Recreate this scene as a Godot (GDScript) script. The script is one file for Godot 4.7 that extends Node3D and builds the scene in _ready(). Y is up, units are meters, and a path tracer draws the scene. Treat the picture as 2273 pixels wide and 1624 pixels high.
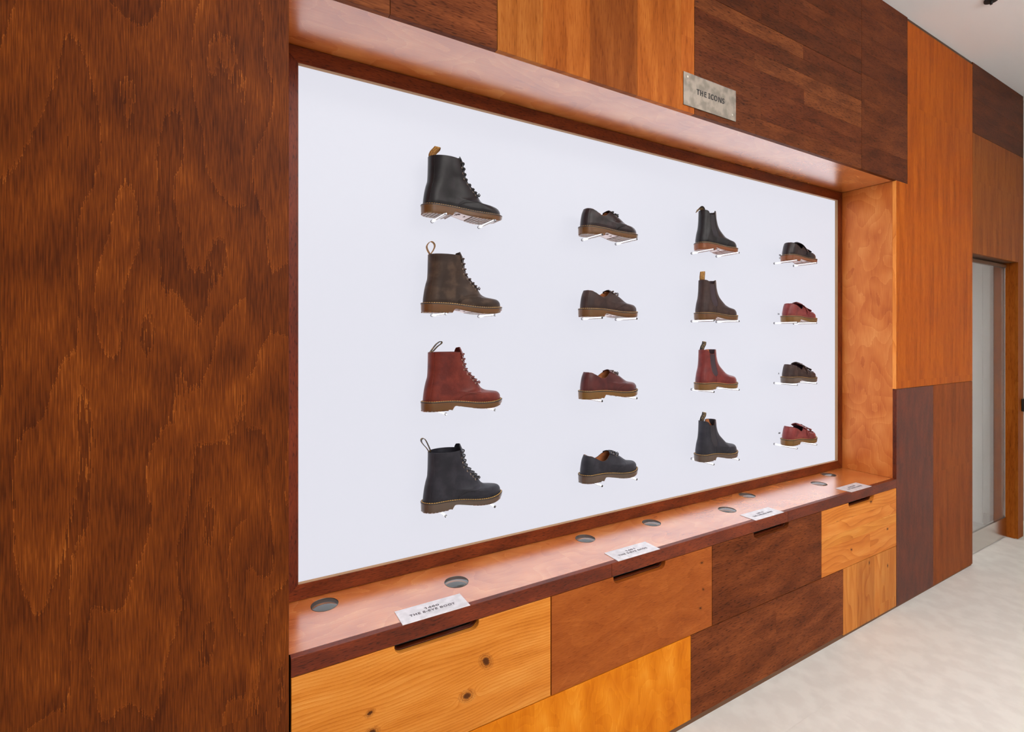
extends Node3D
# A shop wall clad in stained timber panels with a back-lit recessed display of sixteen shoes on clear pegs.
# x runs along the wall, y is up, z points from the wall into the room; the face of the cladding is z = 0.

const EYE_HEIGHT := 1.5309
const EYE_DISTANCE := 1.3445
const FOCAL := 1100.0          # pixels of the 2273 x 1624 frame
const CEILING := 3.378
const NICHE_L := 0.1325
const NICHE_R := 3.272
const LEDGE_Y := 0.7303
const SOFFIT_Y := 2.4147
const PANEL_Z := -0.300
const FRAME_Z := -0.283

var taken := {}
var mats := {}
var texs := {}
var rng := RandomNumberGenerator.new()

# ------------------------------------------------------------------ naming
func numbered(called: String) -> String:
	if not taken.has(called):
		taken[called] = 0
		return called
	taken[called] += 1
	return "%s_%03d" % [called, taken[called]]

func thing(called: String, label: String, category: String, at := Vector3.ZERO, group := "") -> Node3D:
	var o := Node3D.new()
	o.name = numbered(called)
	add_child(o)
	o.position = at
	o.set_meta("label", label)
	o.set_meta("category", category)
	if group:
		o.set_meta("group", group)
	return o

func structure(called: String, label := "") -> Node3D:
	var o := Node3D.new()
	o.name = called
	add_child(o)
	o.set_meta("kind", "structure")
	if label:
		o.set_meta("label", label)
	return o

func part(parent: Node3D, called: String, mesh: Mesh, m: Material, at := Vector3.ZERO, label := "") -> MeshInstance3D:
	var o := MeshInstance3D.new()
	o.name = called
	o.mesh = mesh
	o.material_override = m
	o.position = at
	if label:
		o.set_meta("label", label)
	parent.add_child(o, true)
	return o

# ------------------------------------------------------------------ mesh building
class MB:
	var v := PackedVector3Array()
	var n := PackedVector3Array()
	var uv := PackedVector2Array()
	var c := PackedColorArray()
	var i := PackedInt32Array()
	var tone := Color(1, 1, 1)
	func vert(p: Vector3, nn: Vector3, t := Vector2.ZERO) -> int:
		v.append(p)
		n.append(nn)
		uv.append(t)
		c.append(tone)
		return v.size() - 1
	func tri(a: int, b: int, d: int) -> void:
		var g := (v[b] - v[a]).cross(v[d] - v[a])
		if g.length_squared() < 1e-20:
			return
		if g.dot(n[a] + n[b] + n[d]) > 0.0:
			i.append_array([a, d, b])
		else:
			i.append_array([a, b, d])
	func quad(a: int, b: int, d: int, e: int) -> void:
		tri(a, b, d)
		tri(a, d, e)
	func flat(p: Array, t: Array = []) -> void:
		var nn: Vector3 = (p[1] - p[0]).cross(p[2] - p[0]).normalized()
		var k := PackedInt32Array()
		for q in p.size():
			k.append(vert(p[q], nn, t[q] if t.size() else Vector2(p[q].x, p[q].y)))
		for q in range(2, p.size()):
			tri(k[0], k[q - 1], k[q])
	func face(p: Array, nn: Vector3, t: Array = []) -> void:
		var k := PackedInt32Array()
		for q in p.size():
			k.append(vert(p[q], nn, t[q] if t.size() else Vector2(p[q].x, p[q].y)))
		for q in range(2, p.size()):
			tri(k[0], k[q - 1], k[q])
	# a box with chamfered edges, between two corners
	func box(a: Vector3, b: Vector3, ch := 0.0) -> void:
		var m := (a + b) / 2.0
		var h := (b - a).abs() / 2.0
		ch = minf(ch, minf(h.x, minf(h.y, h.z)) * 0.9)
		for ax in 3:
			for s in [-1.0, 1.0]:
				var nn := Vector3.ZERO
				nn[ax] = s
				var u := (ax + 1) % 3
				var w := (ax + 2) % 3
				var pts := []
				var tt := []
				for q in [[-1, -1], [1, -1], [1, 1], [-1, 1]]:
					var p := Vector3.ZERO
					p[ax] = s * h[ax]
					p[u] = q[0] * (h[u] - ch)
					p[w] = q[1] * (h[w] - ch)
					pts.append(m + p)
					tt.append(Vector2(m[u] + p[u], m[w] + p[w]))
				face(pts, nn, tt)
				if ch > 0.0:
					for s2 in [-1.0, 1.0]:
						var e := []
						for q in [[-1, 0], [1, 0], [1, 1], [-1, 1]]:
							var p := Vector3.ZERO
							p[w] = q[0] * (h[w] - ch)
							p[ax] = s * (h[ax] - (ch if q[1] else 0.0))
							p[u] = s2 * (h[u] - (0.0 if q[1] else ch))
							e.append(m + p)
						var n2 := nn
						n2[u] = s2
						face(e, n2.normalized())
		if ch > 0.0:
			for sx in [-1.0, 1.0]:
				for sy in [-1.0, 1.0]:
					for sz in [-1.0, 1.0]:
						var s := Vector3(sx, sy, sz)
						face([m + s * (h - Vector3(0, ch, ch)), m + s * (h - Vector3(ch, 0, ch)), m + s * (h - Vector3(ch, ch, 0))], s.normalized())
	# a round rod along a path
	func tube(path: Array, r, segs := 8, caps := true) -> void:
		var rings := []
		var up := Vector3(0.03, 0.02, 1.0).normalized()
		for k in path.size():
			var d: Vector3 = (path[mini(k + 1, path.size() - 1)] - path[maxi(k - 1, 0)]).normalized()
			var a := up.cross(d)
			if a.length() < 0.05:
				a = Vector3.RIGHT.cross(d)
			a = a.normalized()
			var b := d.cross(a).normalized()
			var rr: float = r[k] if r is Array else r
			var ring := PackedInt32Array()
			for s in segs + 1:
				var t := TAU * s / segs
				var nn := a * cos(t) + b * sin(t)
				ring.append(vert(path[k] + nn * rr, nn, Vector2(float(s) / segs, float(k) / maxi(1, path.size() - 1))))
			rings.append(ring)
		for k in range(1, rings.size()):
			for s in segs:
				quad(rings[k - 1][s], rings[k - 1][s + 1], rings[k][s + 1], rings[k][s])
		if caps:
			for e in [0, path.size() - 1]:
				var d: Vector3 = (path[0] - path[1]) if e == 0 else (path[e] - path[e - 1])
				d = d.normalized()
				var mid := vert(path[e], d)
				var ids := PackedInt32Array()
				for s in segs + 1:
					ids.append(vert(v[rings[e][s]], d))
				for s in segs:
					tri(mid, ids[s], ids[s + 1])
	# profile of (radius, height) turned about y
	func lathe(prof: Array, segs := 24, at := Vector3.ZERO) -> void:
		for k in range(1, prof.size()):
			var a: Vector2 = prof[k - 1]
			var b: Vector2 = prof[k]
			var d := b - a
			var nn := Vector2(d.y, -d.x).normalized()
			for s in segs:
				var t0 := TAU * s / segs
				var t1 := TAU * (s + 1) / segs
				var e0 := Vector3(cos(t0), 0, sin(t0))
				var e1 := Vector3(cos(t1), 0, sin(t1))
				var n0 := e0 * nn.x + Vector3.UP * nn.y
				var n1 := e1 * nn.x + Vector3.UP * nn.y
				quad(vert(at + e0 * a.x + Vector3.UP * a.y, n0), vert(at + e1 * a.x + Vector3.UP * a.y, n1), vert(at + e1 * b.x + Vector3.UP * b.y, n1), vert(at + e0 * b.x + Vector3.UP * b.y, n0))
	# rows of points -> a smooth sheet; normals from the neighbours
	func sheet(rows: Array, closed := false, outward := Vector3.INF, uvs: Array = []) -> void:
		var nr := rows.size()
		var nc: int = rows[0].size()
		var nor := MB.sheet_normals(rows, closed, outward)
		var base := v.size()
		for r in nr:
			for k in nc:
				vert(rows[r][k], nor[r][k], uvs[r][k] if uvs.size() else Vector2(rows[r][k].x, rows[r][k].y) * 8.0)
		for r in nr - 1:
			for k in (nc if closed else nc - 1):
				var k2 := (k + 1) % nc
				quad(base + r * nc + k, base + r * nc + k2, base + (r + 1) * nc + k2, base + (r + 1) * nc + k)
	static func sheet_normals(rows: Array, closed: bool, outward: Vector3) -> Array:
		var nr := rows.size()
		var nc: int = rows[0].size()
		var out := []
		for r in nr:
			var line := PackedVector3Array()
			line.resize(nc)
			for k in nc:
				var ka := (k - 1 + nc) % nc if closed else maxi(k - 1, 0)
				var kb := (k + 1) % nc if closed else mini(k + 1, nc - 1)
				var du: Vector3 = rows[r][kb] - rows[r][ka]
				var dv: Vector3 = rows[mini(r + 1, nr - 1)][k] - rows[maxi(r - 1, 0)][k]
				var g := du.cross(dv)
				if g.length() < 1e-12:
					g = out[r - 1][k] if r > 0 else Vector3.ZERO
				elif outward != Vector3.INF:
					var away: Vector3 = rows[r][k] - outward
					away.y *= 0.2
					if g.dot(away) < 0.0:
						g = -g
				line[k] = g.normalized()
			out.append(line)
		return out
	func moved(x: Transform3D) -> MB:
		for k in v.size():
			v[k] = x * v[k]
			n[k] = (x.basis * n[k]).normalized()
		if x.basis.determinant() < 0.0:
			for k in range(0, i.size(), 3):
				var t := i[k]
				i[k] = i[k + 1]
				i[k + 1] = t
		return self
	func mesh() -> ArrayMesh:
		var a := []
		a.resize(Mesh.ARRAY_MAX)
		a[Mesh.ARRAY_VERTEX] = v
		a[Mesh.ARRAY_NORMAL] = n
		a[Mesh.ARRAY_TEX_UV] = uv
		a[Mesh.ARRAY_COLOR] = c
		a[Mesh.ARRAY_INDEX] = i
		var m := ArrayMesh.new()
		m.add_surface_from_arrays(Mesh.PRIMITIVE_TRIANGLES, a)
		return m

func poly_rect(x0: float, y0: float, x1: float, y1: float) -> PackedVector2Array:
	return PackedVector2Array([Vector2(x0, y0), Vector2(x1, y0), Vector2(x1, y1), Vector2(x0, y1)])

# a board of any outline in x and y, its face at zf, with a fine chamfer round the face; grain along x ("h") or y ("v")
func board_mesh(poly: PackedVector2Array, zf: float, zb: float, grain: String, ts: Vector2, off: Vector2, tone := Color(1, 1, 1), ch := 0.0012, x = null) -> ArrayMesh:
	if Geometry2D.is_polygon_clockwise(poly):
		poly.reverse()
	var b := MB.new()
	b.tone = tone
	var to_uv := func(p: Vector2, z: float) -> Vector2:
		var q := Vector2(p.x, p.y + (zf - z)) if grain == "h" else Vector2(p.y, p.x + (zf - z))
		return q / ts + off
	var inner := poly.duplicate()
	var count := poly.size()
	for k in count:
		var d0 := (poly[k] - poly[(k - 1 + count) % count]).normalized()
		var d1 := (poly[(k + 1) % count] - poly[k]).normalized()
		var m := Vector2(-d0.y, d0.x) + Vector2(-d1.y, d1.x)
		inner[k] = poly[k] + m / maxf(m.length_squared(), 0.2) * 2.0 * ch
	var ids := PackedInt32Array()
	for p in inner:
		ids.append(b.vert(Vector3(p.x, p.y, zf), Vector3(0, 0, 1), to_uv.call(p, zf)))
	var t := Geometry2D.triangulate_polygon(inner)
	for k in range(0, t.size(), 3):
		b.tri(ids[t[k]], ids[t[k + 1]], ids[t[k + 2]])
	for k in count:
		var k2 := (k + 1) % count
		var d := (poly[k2] - poly[k]).normalized()
		var nn := Vector3(d.y, -d.x, 0)
		var zc := zf - ch
		b.face([Vector3(inner[k].x, inner[k].y, zf), Vector3(inner[k2].x, inner[k2].y, zf), Vector3(poly[k2].x, poly[k2].y, zc), Vector3(poly[k].x, poly[k].y, zc)], (nn + Vector3(0, 0, 1)).normalized(),
			[to_uv.call(inner[k], zf), to_uv.call(inner[k2], zf), to_uv.call(poly[k2], zc), to_uv.call(poly[k], zc)])
		b.face([Vector3(poly[k].x, poly[k].y, zc), Vector3(poly[k2].x, poly[k2].y, zc), Vector3(poly[k2].x, poly[k2].y, zb), Vector3(poly[k].x, poly[k].y, zb)], nn,
			[to_uv.call(poly[k], zc), to_uv.call(poly[k2], zc), to_uv.call(poly[k2], zb), to_uv.call(poly[k], zb)])
	var idb := PackedInt32Array()
	for p in poly:
		idb.append(b.vert(Vector3(p.x, p.y, zb), Vector3(0, 0, -1), to_uv.call(p, zb)))
	t = Geometry2D.triangulate_polygon(poly)
	for k in range(0, t.size(), 3):
		b.tri(idb[t[k]], idb[t[k + 1]], idb[t[k + 2]])
	if x != null:
		b.moved(x)
	return b.mesh()

func board(parent: Node3D, called: String, poly: PackedVector2Array, m: String, grain := "h", tone := Color(1, 1, 1), off := Vector2(-1, -1), zf := 0.0, zb := -0.018, ch := 0.0009, label := "") -> MeshInstance3D:
	if off.x < 0.0:
		off = Vector2(rng.randf(), rng.randf())
	return part(parent, called, board_mesh(poly, zf, zb, grain, size_of[m], off, tone, ch), mats[m], Vector3.ZERO, label)

func box_part(parent: Node3D, called: String, a: Vector3, b: Vector3, m: Material, ch := 0.001, label := "") -> MeshInstance3D:
	var k := MB.new()
	k.box(a, b, ch)
	return part(parent, called, k.mesh(), m, Vector3.ZERO, label)

# flat lettering: cap height and, if given, width in metres; stands in the x-y plane facing +z
func lettering(parent: Node3D, called: String, words: String, cap: float, m: Material, x: Transform3D, width := 0.0, bold := true) -> void:
	var f := SystemFont.new()
	f.font_names = PackedStringArray(["Droid Sans"])
	f.font_weight = 700 if bold else 400
	var t := TextMesh.new()
	t.font = f
	t.text = words
	t.font_size = 64
	t.pixel_size = 0.001
	t.depth = 0.004
	t.curve_step = 1.0
	var size: Vector3 = t.get_aabb().size
	var k := cap / maxf(size.y, 1e-5)
	var kx := k if width <= 0.0 else width / maxf(size.x, 1e-5)
	var o := part(parent, called, t, m)
	o.transform = x * Transform3D(Basis.from_scale(Vector3(kx, k, 0.15)), Vector3.ZERO)

# ------------------------------------------------------------------ materials
func s8(r: float, g: float, b: float) -> Color:
	return Color(r / 255.0, g / 255.0, b / 255.0)

func lin(r: float, g: float, b: float) -> Color:
	return s8(r, g, b).srgb_to_linear()

# a smooth random field of fu by fv features, w by h samples
func field(at: int, w: int, h: int, fu: float, fv: float, octaves := 2) -> PackedFloat32Array:
	var nz := FastNoiseLite.new()
	nz.noise_type = FastNoiseLite.TYPE_SIMPLEX_SMOOTH
	nz.seed = at
	nz.frequency = 0.125
	nz.fractal_octaves = octaves
	nz.fractal_gain = 0.45
	var lw := mini(w, int(fu * 8.0) + 4)
	var lh := mini(h, int(fv * 8.0) + 4)
	var sx := fu * 8.0 / lw
	var sy := fv * 8.0 / lh
	var raw := PackedFloat32Array()
	raw.resize(lw * lh)
	var k := 0
	for y in lh:
		for x in lw:
			raw[k] = nz.get_noise_2d(x * sx, y * sy)
			k += 1
	var im := Image.create_from_data(lw, lh, false, Image.FORMAT_RF, raw.to_byte_array())
	if lw != w or lh != h:
		im.resize(w, h, Image.INTERPOLATE_CUBIC)
	return im.get_data().to_float32_array()

# timber, grain along u. o: rings, warp, wu, wv (scale of the warp), edge (0 soft bands, 1 fine light lines), line, fibre, blotch, bu, bv, base, knots [[u, v, radius, swirl]]
func timber(at: int, w: int, h: int, o: Dictionary, ramp: Array) -> ImageTexture:
	var g := Gradient.new()
	g.offsets = PackedFloat32Array([0.0, 0.35, 0.6, 1.0])
	g.colors = PackedColorArray(ramp)
	var lut := PackedByteArray()
	for k in 256:
		var q := g.sample(k / 255.0)
		lut.append_array([int(q.r * 255.0), int(q.g * 255.0), int(q.b * 255.0)])
	var a := field(at, w, h, o.wu, o.wv, 2)
	var fb := field(at + 7, w, h, o.get("fu", 10.0), h / o.get("fpx", 3.0), 2)
	var bl := field(at + 13, w, h, o.get("bu", 3.0), o.get("bv", 5.0), 3)
	var rg := field(at + 29, w, h, o.get("ju", 30.0), h / 6.0, 1)
	var warp: float = o.warp
	for kn in o.get("knots", []):
		var cx: float = kn[0] * w
		var cy: float = kn[1] * h
		var rad: float = kn[2] * w
		for y in range(maxi(0, int(cy - rad * 5)), mini(h, int(cy + rad * 5))):
			for x in range(maxi(0, int(cx - rad * 10)), mini(w, int(cx + rad * 10))):
				var dx := (x - cx) / (rad * 3.2)
				var dy := (y - cy) / (rad * 1.7)
				a[y * w + x] += kn[3] / warp * exp(-dx * dx - dy * dy) * (1.0 if y > cy else -1.0)
	var rings: float = o.rings
	var fibre: float = o.fibre
	var blotch: float = o.blotch
	var line: float = o.line
	var edge: float = o.edge
	var base: float = o.base
	var jag: float = o.get("jag", 0.0)
	var fleck: float = o.get("fleck", 0.0)
	var thin: float = o.get("thin", 26.0)
	var out := PackedByteArray()
	out.resize(w * h * 3)
	var k := 0
	for y in h:
		var v := float(y) / h * rings
		for x in w:
			var r := v + warp * a[k] + jag * fb[k]
			var f := r - floorf(r)
			var s: float
			if edge > 0.5:
				s = 0.42 - f * 0.75 + (maxf(0.0, 1.0 - f * thin) * 0.9)
			else:
				s = 0.5 - f * f * f * 1.6
			var t := clampi(int((base + line * s + fibre * fb[k] + blotch * bl[k] - fleck * maxf(0.0, rg[k] - 0.28)) * 255.0), 0, 255) * 3
			out[k * 3] = lut[t]
			out[k * 3 + 1] = lut[t + 1]
			out[k * 3 + 2] = lut[t + 2]
			k += 1
	for kn in o.get("knots", []):
		var cx: float = kn[0] * w
		var cy: float = kn[1] * h
		var rad: float = kn[2] * w
		var ang: float = kn[4] if kn.size() > 4 else 0.0
		for y in range(maxi(0, int(cy - rad * 3)), mini(h, int(cy + rad * 3))):
			for x in range(maxi(0, int(cx - rad * 4)), mini(w, int(cx + rad * 4))):
				var p := Vector2(x - cx, y - cy).rotated(ang)
				var d := sqrt(p.x * p.x / 1.9 + p.y * p.y * 1.15) / rad + 0.25 * fb[y * w + x]
				if d < 2.4:
					var dark := 0.0
					if d < 0.75:
						dark = 0.82
					elif d < 1.0:
						dark = 0.55
					elif d > 1.35 and d < 1.5:
						dark = 0.42
					elif d > 1.9 and d < 2.0:
						dark = 0.26
					else:
						dark = 0.14 * (1.0 - (d - 1.0) / 1.4)
					var q := (y * w + x) * 3
					out[q] = int(lerpf(out[q], 62.0, dark))
					out[q + 1] = int(lerpf(out[q + 1], 30.0, dark))
					out[q + 2] = int(lerpf(out[q + 2], 14.0, dark))
	return ImageTexture.create_from_image(Image.create_from_data(w, h, false, Image.FORMAT_RGB8, out))

var size_of := {}     # metres covered by one repeat of a timber texture, along and across the grain

func wood(called: String, tex: String, size: Vector2, rough: float, tint := Color(1, 1, 1), spec := 0.5, coat := 0.0, coat_rough := 0.2) -> void:
	var m := StandardMaterial3D.new()
	m.resource_name = called
	m.albedo_texture = texs[tex]
	m.albedo_color = tint
	m.vertex_color_use_as_albedo = true
	m.roughness = rough
	m.metallic_specular = spec
	if coat > 0.0:
		m.clearcoat_enabled = true
		m.clearcoat = coat
		m.clearcoat_roughness = coat_rough
	mats[called] = m
	size_of[called] = size

func plain(called: String, color: Color, rough := 0.6, metal := 0.0, spec := 0.5) -> StandardMaterial3D:
	var m := StandardMaterial3D.new()
	m.resource_name = called
	m.albedo_color = color
	m.roughness = rough
	m.metallic = metal
	m.metallic_specular = spec
	mats[called] = m
	return m

func noise_tex(at: int, freq: float, a: Color, b: Color, octaves := 4, lo := 0.35, hi := 0.65, side := 256) -> NoiseTexture2D:
	var nz := FastNoiseLite.new()
	nz.seed = at
	nz.frequency = freq
	nz.fractal_octaves = octaves
	var t := NoiseTexture2D.new()
	t.width = side
	t.height = side
	t.seamless = true
	t.noise = nz
	var g := Gradient.new()
	g.offsets = PackedFloat32Array([lo, hi])
	g.colors = PackedColorArray([a, b])
	t.color_ramp = g
	return t

func bump_tex(at: int, freq: float, octaves := 3, kind := FastNoiseLite.TYPE_SIMPLEX_SMOOTH) -> NoiseTexture2D:
	var nz := FastNoiseLite.new()
	nz.seed = at
	nz.noise_type = kind
	nz.frequency = freq
	nz.fractal_octaves = octaves
	var t := NoiseTexture2D.new()
	t.width = 256
	t.height = 256
	t.seamless = true
	t.noise = nz
	return t

func leather(called: String, dark: Color, light: Color, rough: float, grain: String, grain_cm: float, coat := 0.0) -> void:
	var m := plain(called, Color(1, 1, 1), rough)
	m.albedo_texture = noise_tex(called.hash() % 1000, 0.012, dark, light, 4, 0.3, 0.7)
	m.uv1_triplanar = true
	m.uv1_scale = Vector3(5, 5, 5)
	m.metallic_specular = 0.32
	m.heightmap_enabled = true
	m.heightmap_texture = texs[grain]
	m.heightmap_scale = grain_cm
	if coat > 0.0:
		m.clearcoat_enabled = true
		m.clearcoat = coat
		m.clearcoat_roughness = 0.22
	mats[called] = m

func make_materials() -> void:
	texs.left = timber(11, 2048, 840, {"rings": 2.0, "warp": 1.7, "wu": 3.0, "wv": 4.2, "edge": 1.0, "line": 0.20, "fibre": 0.26, "fu": 22.0, "fpx": 3.0, "blotch": 0.17, "bu": 9.0, "bv": 5.0, "base": 0.44, "jag": 0.08, "ju": 60.0, "fleck": 0.12, "thin": 40.0},
		[s8(48, 17, 4), s8(86, 38, 10), s8(114, 55, 15), s8(186, 112, 44)])
	texs.birch = timber(23, 1536, 512, {"rings": 3.2, "warp": 2.4, "wu": 5.0, "wv": 2.6, "edge": 1.0, "line": 0.22, "fibre": 0.16, "fu": 16.0, "fpx": 3.0, "blotch": 0.34, "bu": 7.0, "bv": 4.0, "base": 0.5, "jag": 0.06, "ju": 40.0},
		[s8(160, 80, 30), s8(196, 112, 50), s8(210, 130, 66), s8(232, 166, 100)])
	texs.walnut = timber(37, 1024, 512, {"rings": 7.0, "warp": 0.9, "wu": 1.2, "wv": 3.0, "edge": 0.0, "line": 0.07, "fibre": 0.26, "fu": 16.0, "fpx": 2.4, "blotch": 0.26, "bu": 4.0, "bv": 6.0, "base": 0.52, "ju": 40.0, "fleck": 0.6},
		[s8(58, 27, 13), s8(96, 49, 24), s8(116, 63, 32), s8(150, 88, 46)])
	texs.cedar = timber(41, 1024, 512, {"rings": 6.0, "warp": 0.9, "wu": 1.0, "wv": 3.0, "edge": 0.0, "line": 0.10, "fibre": 0.26, "fu": 12.0, "fpx": 2.4, "blotch": 0.26, "bu": 2.5, "bv": 7.0, "base": 0.5, "ju": 30.0, "fleck": 0.35},
		[s8(122, 60, 16), s8(164, 88, 28), s8(182, 104, 38), s8(210, 136, 64)])
	texs.knotty = timber(53, 1024, 420, {"rings": 34.0, "warp": 3.4, "wu": 1.0, "wv": 1.4, "edge": 0.0, "line": 0.2, "fibre": 0.14, "fu": 10.0, "fpx": 3.0, "blotch": 0.26, "bu": 1.6, "bv": 5.0, "base": 0.56,
		"knots": [[0.614, 0.335, 0.013, 3.4, 0.2], [0.256, 0.345, 0.010, 2.2, 0.1], [0.695, 0.59, 0.014, 1.2, 0.9], [0.248, 0.51, 0.007, 1.0, -0.3]]},
		[s8(158, 82, 20), s8(200, 120, 40), s8(216, 138, 56), s8(234, 168, 92)])
	texs.pine = timber(59, 1024, 512, {"rings": 12.0, "warp": 2.6, "wu": 1.2, "wv": 2.0, "edge": 0.0, "line": 0.2, "fibre": 0.14, "fu": 10.0, "fpx": 3.0, "blotch": 0.26, "bu": 2.0, "bv": 6.0, "base": 0.56,
		"knots": [[0.2, 0.2, 0.006, 0.8, 0.2], [0.55, 0.32, 0.007, 0.9, 0.1], [0.8, 0.12, 0.005, 0.7, 0.5], [0.36, 0.66, 0.007, 0.9, -0.3], [0.7, 0.74, 0.006, 0.7, 0.0], [0.1, 0.86, 0.006, 0.7, 0.0], [0.9, 0.56, 0.005, 0.6, 0.3]]},
		[s8(158, 82, 26), s8(202, 124, 50), s8(218, 142, 66), s8(238, 176, 102)])
	texs.sapele = timber(67, 1024, 512, {"rings": 3.4, "warp": 2.4, "wu": 1.6, "wv": 1.6, "edge": 1.0, "line": 0.13, "fibre": 0.22, "fu": 14.0, "fpx": 2.4, "blotch": 0.18, "bu": 3.0, "bv": 4.0, "base": 0.5, "jag": 0.06, "ju": 30.0, "fleck": 0.3,
		"knots": [[0.9, 0.25, 0.006, 0.5, 0.4], [0.91, 0.75, 0.006, 0.5, 0.1], [0.92, 0.45, 0.005, 0.4, 0.8]]},
		[s8(106, 50, 16), s8(144, 74, 28), s8(160, 88, 36), s8(190, 120, 58)])
	texs.amber = timber(71, 1024, 512, {"rings": 3.4, "warp": 2.4, "wu": 4.0, "wv": 3.0, "edge": 1.0, "line": 0.15, "fibre": 0.14, "fu": 14.0, "fpx": 3.0, "blotch": 0.36, "bu": 3.0, "bv": 4.0, "base": 0.5, "jag": 0.06, "ju": 30.0},
		[s8(170, 88, 10), s8(200, 116, 20), s8(214, 132, 32), s8(234, 168, 76)])
	wood("stained birch", "left", Vector2(1.9, 0.78), 0.46, s8(252, 250, 240), 0.2)
	wood("varnished birch", "birch", Vector2(1.7, 0.56), 0.26, s8(226, 214, 200), 0.62, 1.0, 0.26)
	wood("side birch", "birch", Vector2(1.7, 0.56), 0.4, s8(236, 226, 214), 0.35)
	wood("walnut", "walnut", Vector2(1.3, 0.55), 0.44, Color(1, 1, 1), 0.16)
	wood("cedar", "cedar", Vector2(1.4, 0.55), 0.44, Color(1, 1, 1), 0.16)
	wood("knotty pine", "knotty", Vector2(0.781, 0.3235), 0.42, s8(236, 230, 215), 0.2)
	wood("pine", "pine", Vector2(0.95, 0.42), 0.44, s8(236, 230, 220), 0.2)
	wood("sapele", "sapele", Vector2(0.8, 0.36), 0.44, s8(248, 240, 226), 0.2)
	wood("amber birch", "amber", Vector2(0.9, 0.45), 0.42, s8(250, 240, 200), 0.16)
	wood("mahogany", "walnut", Vector2(0.9, 0.4), 0.4, s8(255, 222, 205), 0.32)
	wood("orange birch", "cedar", Vector2(1.6, 0.5), 0.44, s8(236, 220, 130), 0.16)
	wood("ply edge", "pine", Vector2(0.9, 0.05), 0.45, s8(255, 240, 225), 0.3)

	var m := plain("floor resin", Color(1, 1, 1), 0.42)
	m.albedo_texture = noise_tex(5, 0.02, s8(206, 203, 198), s8(214, 212, 207), 5, 0.3, 0.7, 512)
	m.uv1_triplanar = true
	m.uv1_scale = Vector3(0.8, 0.8, 0.8)
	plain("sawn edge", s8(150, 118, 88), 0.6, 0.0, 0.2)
	plain("ceiling paint", s8(232, 232, 233), 0.85)
	plain("white plaster", s8(230, 229, 227), 0.85)
	plain("drawer ply", s8(112, 78, 50), 0.8)
	plain("dark ply", s8(62, 40, 26), 0.6)
	plain("plinth", s8(96, 62, 36), 0.6)
	plain("black plastic", s8(18, 17, 17), 0.4)
	plain("white paint", s8(232, 230, 226), 0.5)
	plain("black paint", s8(26, 24, 24), 0.5)
	plain("steel", s8(205, 200, 194), 0.22, 1.0)
	plain("screw steel", s8(190, 182, 170), 0.3, 1.0)
	m = plain("brushed steel", Color(1, 1, 1), 0.4, 0.85)
	m.albedo_texture = noise_tex(77, 0.012, s8(116, 108, 99), s8(140, 131, 120), 4, 0.3, 0.7)
	m.uv1_triplanar = true
	m.uv1_scale = Vector3(5, 5, 5)
	m = plain("aluminium", Color(1, 1, 1), 0.42, 0.35)
	m.albedo_texture = noise_tex(78, 0.02, s8(196, 194, 197), s8(212, 210, 213), 4, 0.3, 0.7)
	m.uv1_triplanar = true
	m.uv1_scale = Vector3(5, 5, 5)
	plain("black lettering", s8(24, 21, 20), 0.6)
	plain("grey lettering", s8(92, 86, 92), 0.6)
	m = plain("diffuser", s8(40, 40, 42), 0.35, 0.0, 0.3)
	m.emission_enabled = true
	m.emission = s8(223, 223, 233)
	m.emission_energy_multiplier = 1.0
	m = plain("lamp glow", s8(240, 236, 228), 0.6)
	m.emission_enabled = true
	m.emission = s8(255, 244, 228)
	m.emission_energy_multiplier = 1.2
	m = plain("acrylic", Color(1, 1, 1, 0.02), 0.03)
	m.refraction_enabled = true
	m.refraction_scale = 0.049
	m = plain("pane", Color(0.96, 0.98, 0.97, 0.05), 0.04)
	m.transparency = BaseMaterial3D.TRANSPARENCY_ALPHA
	m = plain("lens glass", Color(0.9, 0.97, 0.97, 0.08), 0.03)
	m.transparency = BaseMaterial3D.TRANSPARENCY_ALPHA
	m.metallic_specular = 0.9
	plain("peg collar", s8(92, 90, 100), 0.4, 0.5)
	plain("white card", s8(214, 216, 216), 0.7)
	plain("lens rim", s8(88, 80, 72), 0.35, 0.8)

	# shoes
	texs.smooth_grain = bump_tex(3, 0.05, 3)
	texs.pebble_grain = bump_tex(9, 0.09, 2, FastNoiseLite.TYPE_CELLULAR)
	leather("black smooth leather", s8(20, 18, 21), s8(30, 27, 31), 0.42, "smooth_grain", 0.012, 0.1)
	leather("dark brown leather", s8(45, 33, 28), s8(72, 56, 45), 0.5, "smooth_grain", 0.02)
	leather("red brown leather", s8(82, 27, 22), s8(104, 40, 29), 0.46, "pebble_grain", 0.05, 0.05)
	leather("slate black leather", s8(33, 33, 40), s8(46, 46, 54), 0.5, "smooth_grain", 0.02)
	leather("burgundy black leather", s8(28, 20, 23), s8(44, 31, 33), 0.38, "smooth_grain", 0.012, 0.12)
	leather("cocoa leather", s8(46, 33, 32), s8(62, 45, 41), 0.5, "smooth_grain", 0.02)
	leather("burgundy leather", s8(62, 26, 28), s8(80, 36, 35), 0.44, "smooth_grain", 0.015, 0.08)
	leather("oxblood leather", s8(92, 33, 32), s8(112, 44, 40), 0.42, "smooth_grain", 0.015, 0.1)
	leather("cherry leather", s8(100, 36, 37), s8(124, 52, 50), 0.42, "smooth_grain", 0.015, 0.1)
	leather("tan lining", s8(150, 92, 56), s8(178, 112, 70), 0.65, "smooth_grain", 0.01)
	leather("dark lining", s8(44, 36, 38), s8(60, 50, 52), 0.6, "smooth_grain", 0.01)
	leather("violet lining", s8(84, 60, 76), s8(108, 76, 92), 0.6, "smooth_grain", 0.01)
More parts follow.
